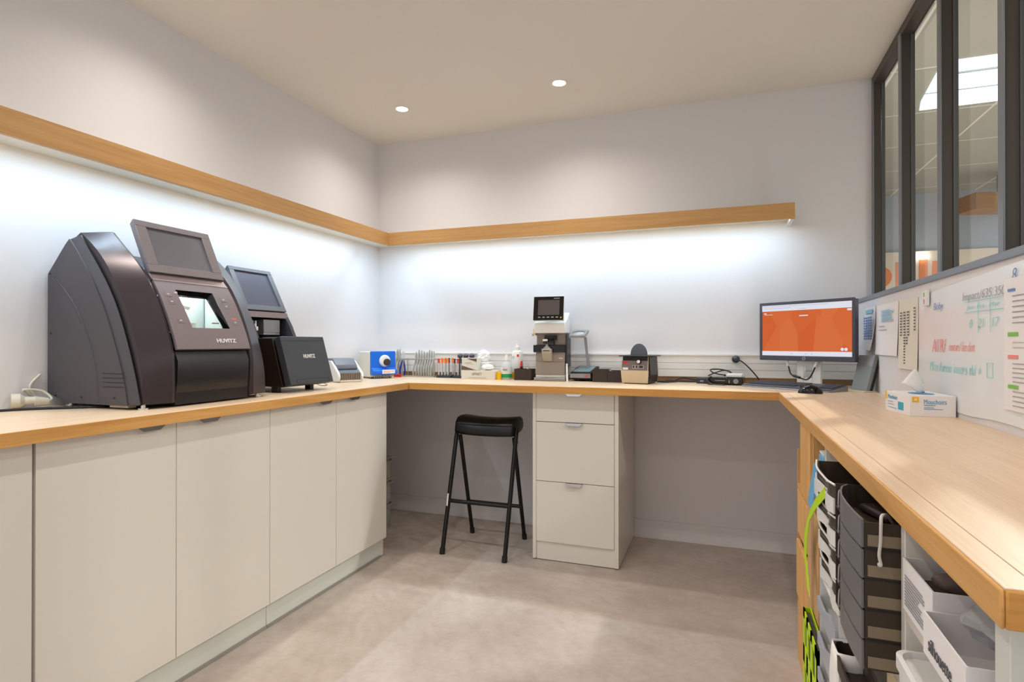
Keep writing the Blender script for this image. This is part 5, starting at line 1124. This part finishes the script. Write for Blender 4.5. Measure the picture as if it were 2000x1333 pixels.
o = crumple(0, 0, 0, 0.055, 0.045, 0.018, 35, n=10, amp=0.3).make('clear_bag', M_clear, smooth=True, angle=20); o.location = (2.64, -2.60, 0.80); tag(o, 'crumpled clear plastic bag at the back of the silhouette box', 'bag')
t = thing('white_bin', (2.428, -2.690, 0.4235), 'white lidded plastic bin on the lower shelf near the worktop end', 'bin')
def rrect(w_, d_, r, n=5):
    out = []
    for cx, cy, a0 in ((w_ - r, r, -PI / 2), (w_ - r, d_ - r, 0), (r, d_ - r, PI / 2), (r, r, PI)):
        for k in range(n + 1): a = a0 + PI / 2 * k / n; out.append((cx + r * math.cos(a), cy + r * math.sin(a)))
    return out
b = MB(); pr = rrect(0.38, 0.262, 0.02); sc = lambda k: [((x - .19) * k + .19, (y - .131) * k + .131) for x, y in pr]
b.loft([[(x, y, 0.0) for x, y in sc(0.93)], [(x, y, 0.245) for x, y in sc(0.985)], [(x, y, 0.245) for x, y in sc(1)], [(x, y, 0.262) for x, y in sc(1)], [(x, y, 0.262) for x, y in sc(0.965)], [(x, y, 0.254) for x, y in sc(0.955)]]); b.make('bin_body', M_white, t, smooth=True, angle=40)

# smoked drawer tower
TX, TY0, TY1, TZ = 2.400, -2.378, -2.136, 0.6235
t = thing('drawer_tower', (TX, TY0, TZ), 'smoked grey plastic five drawer tower with curved fronts', 'drawer tower')
TW = TY1 - TY0
plan = [(0.0, 0.0), (-0.0035, 0.05), (-0.0045, 0.10), (-0.003, 0.15), (0.003, 0.19), (0.010, 0.22), (0.024, TW)]
for k in range(5):
    z0 = 0.001 + 0.0458 * k; hh = 0.0425
    dr = None
    b = MB(); rings = []
    for x, y in plan: rings.append([(x, y, z0), (x + 0.003, y, z0), (x + 0.003, y, z0 + hh), (x, y, z0 + hh)])
    b.loft(rings); dr = b.make('drawer', M_smoke, t, smooth=True, angle=40)
    b = MB()
    b.box(0.004, 0.33, 0.0005, 0.003, z0, z0 + hh * 0.5); b.box(0.004, 0.33, TW - 0.003, TW - 0.0005, z0, z0 + hh); b.box(0.004, 0.33, 0.003, TW - 0.003, z0, z0 + 0.002)
    if k < 4: b.box(0.004, 0.33, 0.0005, 0.003, z0 + hh * .5, z0 + hh)
    else: b.box(0.004, 0.33, 0.0005, 0.003, z0 + hh * .5, z0 + hh * 0.9)
    b.make('drawer_tray', M_smoked, dr)
    MB().box(0.008, 0.33, -0.0006, 0.0004, z0 + 0.003, z0 + 0.020).make('side_panel', mat('khaki_smoke', (128, 114, 94), 0.3), dr)
    b = MB(); b.tube([(0.006, 0.212, z0 + 0.036), (0.002, 0.196, z0 + 0.034), (0.0, 0.188, z0 + 0.012), (0.004, 0.206, z0 + 0.008)], 0.0012, 6); b.make('pull', M_inkg, dr, smooth=True)
b = MB()
for k in range(4): z0 = 0.001 + 0.0458 * k; b.box(0.012, 0.335, 0.004, TW - 0.004, z0 + 0.0428, z0 + 0.0455); b.box(0.004, 0.335, 0.0, 0.0035, z0 + 0.0427, z0 + 0.0456)
b.box(0.3305, 0.335, 0.004, TW - 0.004, 0, 0.20); b.make('frame', M_black, t)
MB().box(0.02, 0.06, 0.0, 0.01, -0.001, 0.0005)
for k, (x, y, m_, lab) in enumerate(((0.05, 0.02, M_black, 'black sunglass case at the front of the open top drawer'), (0.11, 0.06, mat('pink_beige', (206, 176, 170), 0.5), 'pale pink case in the open top drawer'), (0.165, 0.03, M_black, 'black case behind the pale pink one in the top drawer'), (0.06, 0.125, M_lens, 'brown case at the far side of the top drawer'))):
    o = MB().box(0, 0.036, 0, 0.085, 0, 0.015).make('glasses_case', m_, bevel=0.006); o.location = (TX + x, TY0 + y, TZ + 0.1875); o.rotation_euler = (0, 0, 0.15 * (k - 1)); tag(o, lab, 'case', 'cases in the top drawer')
o = MB().tube([(2.450, -2.335, 0.838), (2.440, -2.350, 0.852), (2.428, -2.372, 0.856), (2.425, -2.3805, 0.846), (2.424, -2.382, 0.82), (2.422, -2.383, 0.80), (2.424, -2.383, 0.788)], 0.0024, 7).make('cord', M_string, smooth=True)
tag(o, 'white knotted string hanging out of the smoked top drawer', 'string')
MB().sphere((2.423, -2.383, 0.786), 0.0036).make('knot', M_string, o, smooth=True)
# below the tower
t = carton('cream_box', 2.462, 2.75, -2.376, -2.25, 0.2885, 0.58, 'cream cardboard box on the shelf under the smoked drawer tower', m=mat('cream_card', (226, 204, 166), 0.7))
t = thing('waste_bin', (2.402, -2.275, 0), 'tall grey bin with dark rim and white bag in front of the shelf', 'bin')
b = MB(); b.prism(rrect(0.042, 0.16, 0.018), 'Z', 0.0, 0.515); b.make('bin_body', mat('bin_grey', (150, 154, 158), 0.4), t, smooth=True)
b = MB(); o_ = rrect(0.045, 0.165, 0.020); i_ = [((x - .0225) * .82 + .0225, (y - .0825) * .95 + .0825) for x, y in o_]
b.loft([[(x - .002, y - .002, 0.515) for x, y in o_], [(x - .002, y - .002, 0.542) for x, y in o_], [(x - .002, y - .002, 0.542) for x, y in i_], [(x - .002, y - .002, 0.517) for x, y in i_]]); b.make('rim', M_lens, t, smooth=True, angle=40)
b = MB(); rings = []; rr = random.Random(5)
for z_, k_ in ((0.30, 1.0), (0.36, 1.05), (0.42, 1.02), (0.48, 1.10), (0.525, 1.0), (0.546, 0.9)):
    rings.append([((x - .0225) * k_ * (0.98 + 0.06 * rr.random()) + .019, (y - .0825) * (0.40 + 0.02 * rr.random()) * k_ + .128, z_) for x, y in o_])
b.loft(rings, caps=False); b.make('bag', M_tissue, t, smooth=True, solid=0.001, angle=25)

# letter trays and white organiser in the third bay
t0 = None
tz = 0.5905
for k in range(4):
    lab = ['lowest smoked letter tray with white rim under the right worktop', 'second smoked letter tray from the bottom of its stack', 'third smoked letter tray from the bottom of its stack', 'topmost smoked letter tray with white wavy rim, just under the right worktop'][k]
    if t0 is None:
        t0 = thing('letter_tray', (2.418, -2.108, tz), lab, 'tray', group='letter trays with white rims')
        W, D = 0.33, 0.236
        ed = [(0.0, 0.0, 0.052), (-0.006, 0.03, 0.052), (-0.004, 0.07, 0.045), (0.006, 0.11, 0.034), (0.004, 0.16, 0.034), (-0.004, 0.20, 0.045), (0.0, D, 0.056)]
        b = MB(); b.loft([[(x, y, 0), (x + 0.004, y, 0), (x + 0.004, y, h_), (x, y, h_)] for x, y, h_ in ed]); b.box(0.004, W, 0, 0.003, 0, 0.052); b.box(0.004, W, D - 0.003, D, 0, 0.056); b.box(0.004, W, 0.003, D - 0.003, 0, 0.003); b.make('tray_body', M_smoked, t0, smooth=True, angle=30)
        b = MB(); b.tube([(x - 0.001, y, h_ + 0.001) for x, y, h_ in ed], 0.0022, 6); b.loft([[(x - 0.004, y, -0.004), (x - 0.001, y, -0.004), (x - 0.001, y, h_ * 0.5), (x - 0.004, y, h_ * 0.5)] for x, y, h_ in ed]); b.make('white_rim', M_white, t0, smooth=True, angle=40)
    else: dup(t0, (2.418 - 0.003 * k, -2.108, tz + 0.0655 * k), lab)
t = thing('paper_organiser', (2.414, -2.108, 0.2535), 'white and grey plastic organiser with open slots below the letter trays', 'organiser')
b = MB(); b.box(0, 0.36, 0, 0.003, 0, 0.33); b.box(0, 0.36, 0.233, 0.236, 0, 0.33); b.box(0.355, 0.36, 0.003, 0.233, 0, 0.33)
for z_ in (0, 0.082, 0.164, 0.246, 0.327): b.box(0.0, 0.355, 0.003, 0.233, z_, z_ + 0.003)
b.box(0.02, 0.024, 0.11, 0.12, 0, 0.33); b.make('housing', M_white, t)
for z_ in (0.004, 0.086, 0.168, 0.250):
    b = MB(); b.prism([(0.004, 0), (0.232, 0), (0.232, 0.028), (0.14, 0.030), (0.08, 0.050), (0.004, 0.052)], 'X', -0.006, -0.001); b.make('slot_front', mat('slot_grey', (170, 176, 190), 0.4), t, mtx=Matrix.Translation((0, 0, z_)))
o = MB().box(2.396, 2.4105, -1.990, -1.90, 0.40, 0.585).make('white_folder', M_paper); 
o.location = (0, 0, 0); o.name = 'white_folder'; tag(o, 'white folder standing in front of the organiser under the letter trays', 'folder')
bpy.data.objects.remove(o)

# light blue packs and files
t = thing('blue_pack', (2.436, -1.694, 0.655), 'light blue printed pack under the worktop, upper one', 'pack', group='light blue printed packs')
t = t
b = MB(); b.hexa([(0.0, 0, 0), (0.16, 0, 0), (0.16, 0.085, 0), (0.0, 0.085, 0), (0.012, 0.006, 0.165), (0.15, 0.006, 0.165), (0.15, 0.080, 0.165), (0.012, 0.080, 0.165)]); b.make('wrapper', M_ltblue, t, bevel=0.006, seg=3)
b = MB(); b.box(-0.0005, 0.0055, 0.02, 0.07, 0.055, 0.095); b.make('white_panel', M_white, t); b = MB(); b.box(-0.0022, 0.003, 0.012, 0.06, 0.008, 0.045); b.make('printed_picture', mat('food_print', (150, 96, 40), 0.5, noise=0.8, nscale=90), t)
t2 = thing('blue_pack', (2.430, -1.588, 0.655), 'light blue printed pack under the worktop, farther one', 'pack', group='light blue printed packs')
b = MB(); b.hexa([(0.0, 0, 0), (0.16, 0, 0), (0.16, 0.07, 0), (0.0, 0.07, 0), (0.016, 0.01, 0.12), (0.15, 0.01, 0.12), (0.15, 0.06, 0.12), (0.016, 0.06, 0.12)]); b.make('wrapper', M_ltblue, t2, bevel=0.006, seg=3)
o = MB().box(2.45, 2.62, -1.685, -1.615, 0.8205, 0.825).make('leaflets', M_paper); tag(o, 'white leaflets lying on the light blue packs', 'leaflet')
t = thing('cardboard_box', (2.434, -1.697, 0.0), 'tall plain cardboard box carrying the blue packs', 'box')
b = MB(); b.box(0, 0.30, 0, 0.195, 0.0, 0.654); b.make('carton', M_card, t, bevel=0.002)
MB().box(-0.0008, 0.0, 0.07, 0.12, 0.0, 0.654).make('tape', mat('tape_tan', (190, 150, 104), 0.35), t)
t = thing('file_box', (2.411, -1.84, 0.0), 'lime green slotted magazine file standing on the floor', 'file box')
b = MB()
b.prism([(0, 0), (0.008, 0), (0.008, 0.385), (0, 0.385)], 'Y', 0.0, 0.004)
MFm = Matrix.Translation((0, 0, 0)); FD = 0.245
segs = [(0.0, 0.03), (0.075, 0.105), (0.15, 0.18), (0.215, FD)]
zs_ = [0.0, 0.05, 0.12, 0.17, 0.24, 0.29, 0.36, 0.385]
for y0_, y1_ in segs: b.box(0, 0.003, y0_, y1_, 0, 0.385)
for i in (0, 2, 4, 6): b.box(0.0, 0.003, 0.0, FD, zs_[i], zs_[i + 1])
b.box(0.003, 0.0195, 0, 0.003, 0, 0.385); b.box(0.003, 0.0195, FD - 0.003, FD, 0, 0.385); b.box(0.0175, 0.0195, 0.003, FD - 0.003, 0, 0.385); b.box(0.003, 0.0175, 0.003, FD - 0.003, 0, 0.003)
b.make('slotted_panel', M_lime, t)
o = MB().box(2.4145, 2.4265, -1.832, -1.606, 0.004, 0.375).make('dark_folder', mat('folder_dark', (70, 58, 72), 0.5)); tag(o, 'dark folder inside the lime green file', 'folder')
t = thing('folder', (2.397, -1.895, 0.40), 'x', 'folder')
bpy.data.objects.remove(t)
b = MB(); pts = [(2.4065, -2.00, 0.800), (2.405, -1.88, 0.745), (2.408, -1.75, 0.68), (2.412, -1.65, 0.60), (2.412, -1.63, 0.545), (2.412, -1.67, 0.50), (2.410, -1.71, 0.472)]
pp = [(Vector(a)) for a in pts]; rings = []
for i, p in enumerate(pp): rings.append([p + Vector((-0.0005, 0, 0.012)) if i < 3 else p + Vector((-0.0005, 0.024, 0.004)), p + Vector((0.0008, 0, 0.012)) if i < 3 else p + Vector((0.0008, 0.024, 0.004)), p + Vector((0.0008, 0, -0.012)) if i < 3 else p + Vector((0.0008, -0.024, -0.004)), p + Vector((-0.0005, 0, -0.012)) if i < 3 else p + Vector((-0.0005, -0.024, -0.004))])
o = b.loft(rings).make('lanyard', M_lime, smooth=True, angle=60); tag(o, 'bright lime green lanyard hanging from the letter trays', 'lanyard')

# wooden rack with trays
t = thing('wooden_rack', (2.452, -1.485, 0), 'tall pine rack with open compartments in front of the right wall', 'rack')
b = MB(); RW = 0.36
b.box(0, RW, 0, 0.012, 0, 0.858); b.make('side_board', M_crate, t)
MB().box(0, RW, 0.383, 0.395, 0, 0.74).make('side_board', M_crate, t)
MB().box(RW - 0.01, RW, 0.012, 0.383, 0, 0.858).make('back_board', M_crate, t)
MB().box(-0.001, 0.012, 0.075, 0.31, 0.618, 0.858).make('front_board', M_crate, t, bevel=0.002)
for z_ in (0.0, 0.225, 0.45, 0.61): MB().box(0.0, RW - 0.01, 0.012, 0.383, z_, z_ + 0.010).make('shelf', M_crate, t)
for k in range(5): MB().box(0.02, RW - 0.012, 0.013, 0.073, 0.645 + 0.036 * k, 0.650 + 0.036 * k).make('divider', M_crate, t)
def wtray(z0, h_, x0, label):
    t = thing('wooden_tray', (x0, -1.467, z0), label, 'tray', group='pine trays in the wooden rack')
    b = MB(); W, D = 0.36, 0.360; W = 2.452 + 0.345 - x0
    for a in ((0, 0.012, 0, D, 0, h_), (W - 0.01, W, 0, D, 0, h_), (0.012, W - 0.01, 0, 0.010, 0, h_), (0.012, W - 0.01, D - 0.010, D, 0, h_), (0.012, W - 0.01, 0.010, D - 0.010, 0, 0.008)): b.box(*a)
    b.make('tray_body', M_crate, t, bevel=0.001)
    MB().box(0.012, W - 0.01, D / 2 - 0.004, D / 2 + 0.004, 0.008, h_ - 0.02).make('divider', M_crate, t)
    return t
wtray(0.4605, 0.142, 2.450, 'uppermost pine tray of the wooden rack, pulled slightly forward')
wtray(0.2355, 0.190, 2.4465, 'middle pine tray of the wooden rack, the deep one')
wtray(0.0105, 0.200, 2.451, 'bottom pine tray of the wooden rack near the floor')
o = MB().box(2.50, 2.70, -1.495, -1.20, 0.6045, 0.609).make('paper_sheet', M_paper); tag(o, 'white paper sheet lying over the uppermost pine tray', 'paper')
bpy.data.objects.remove(o)
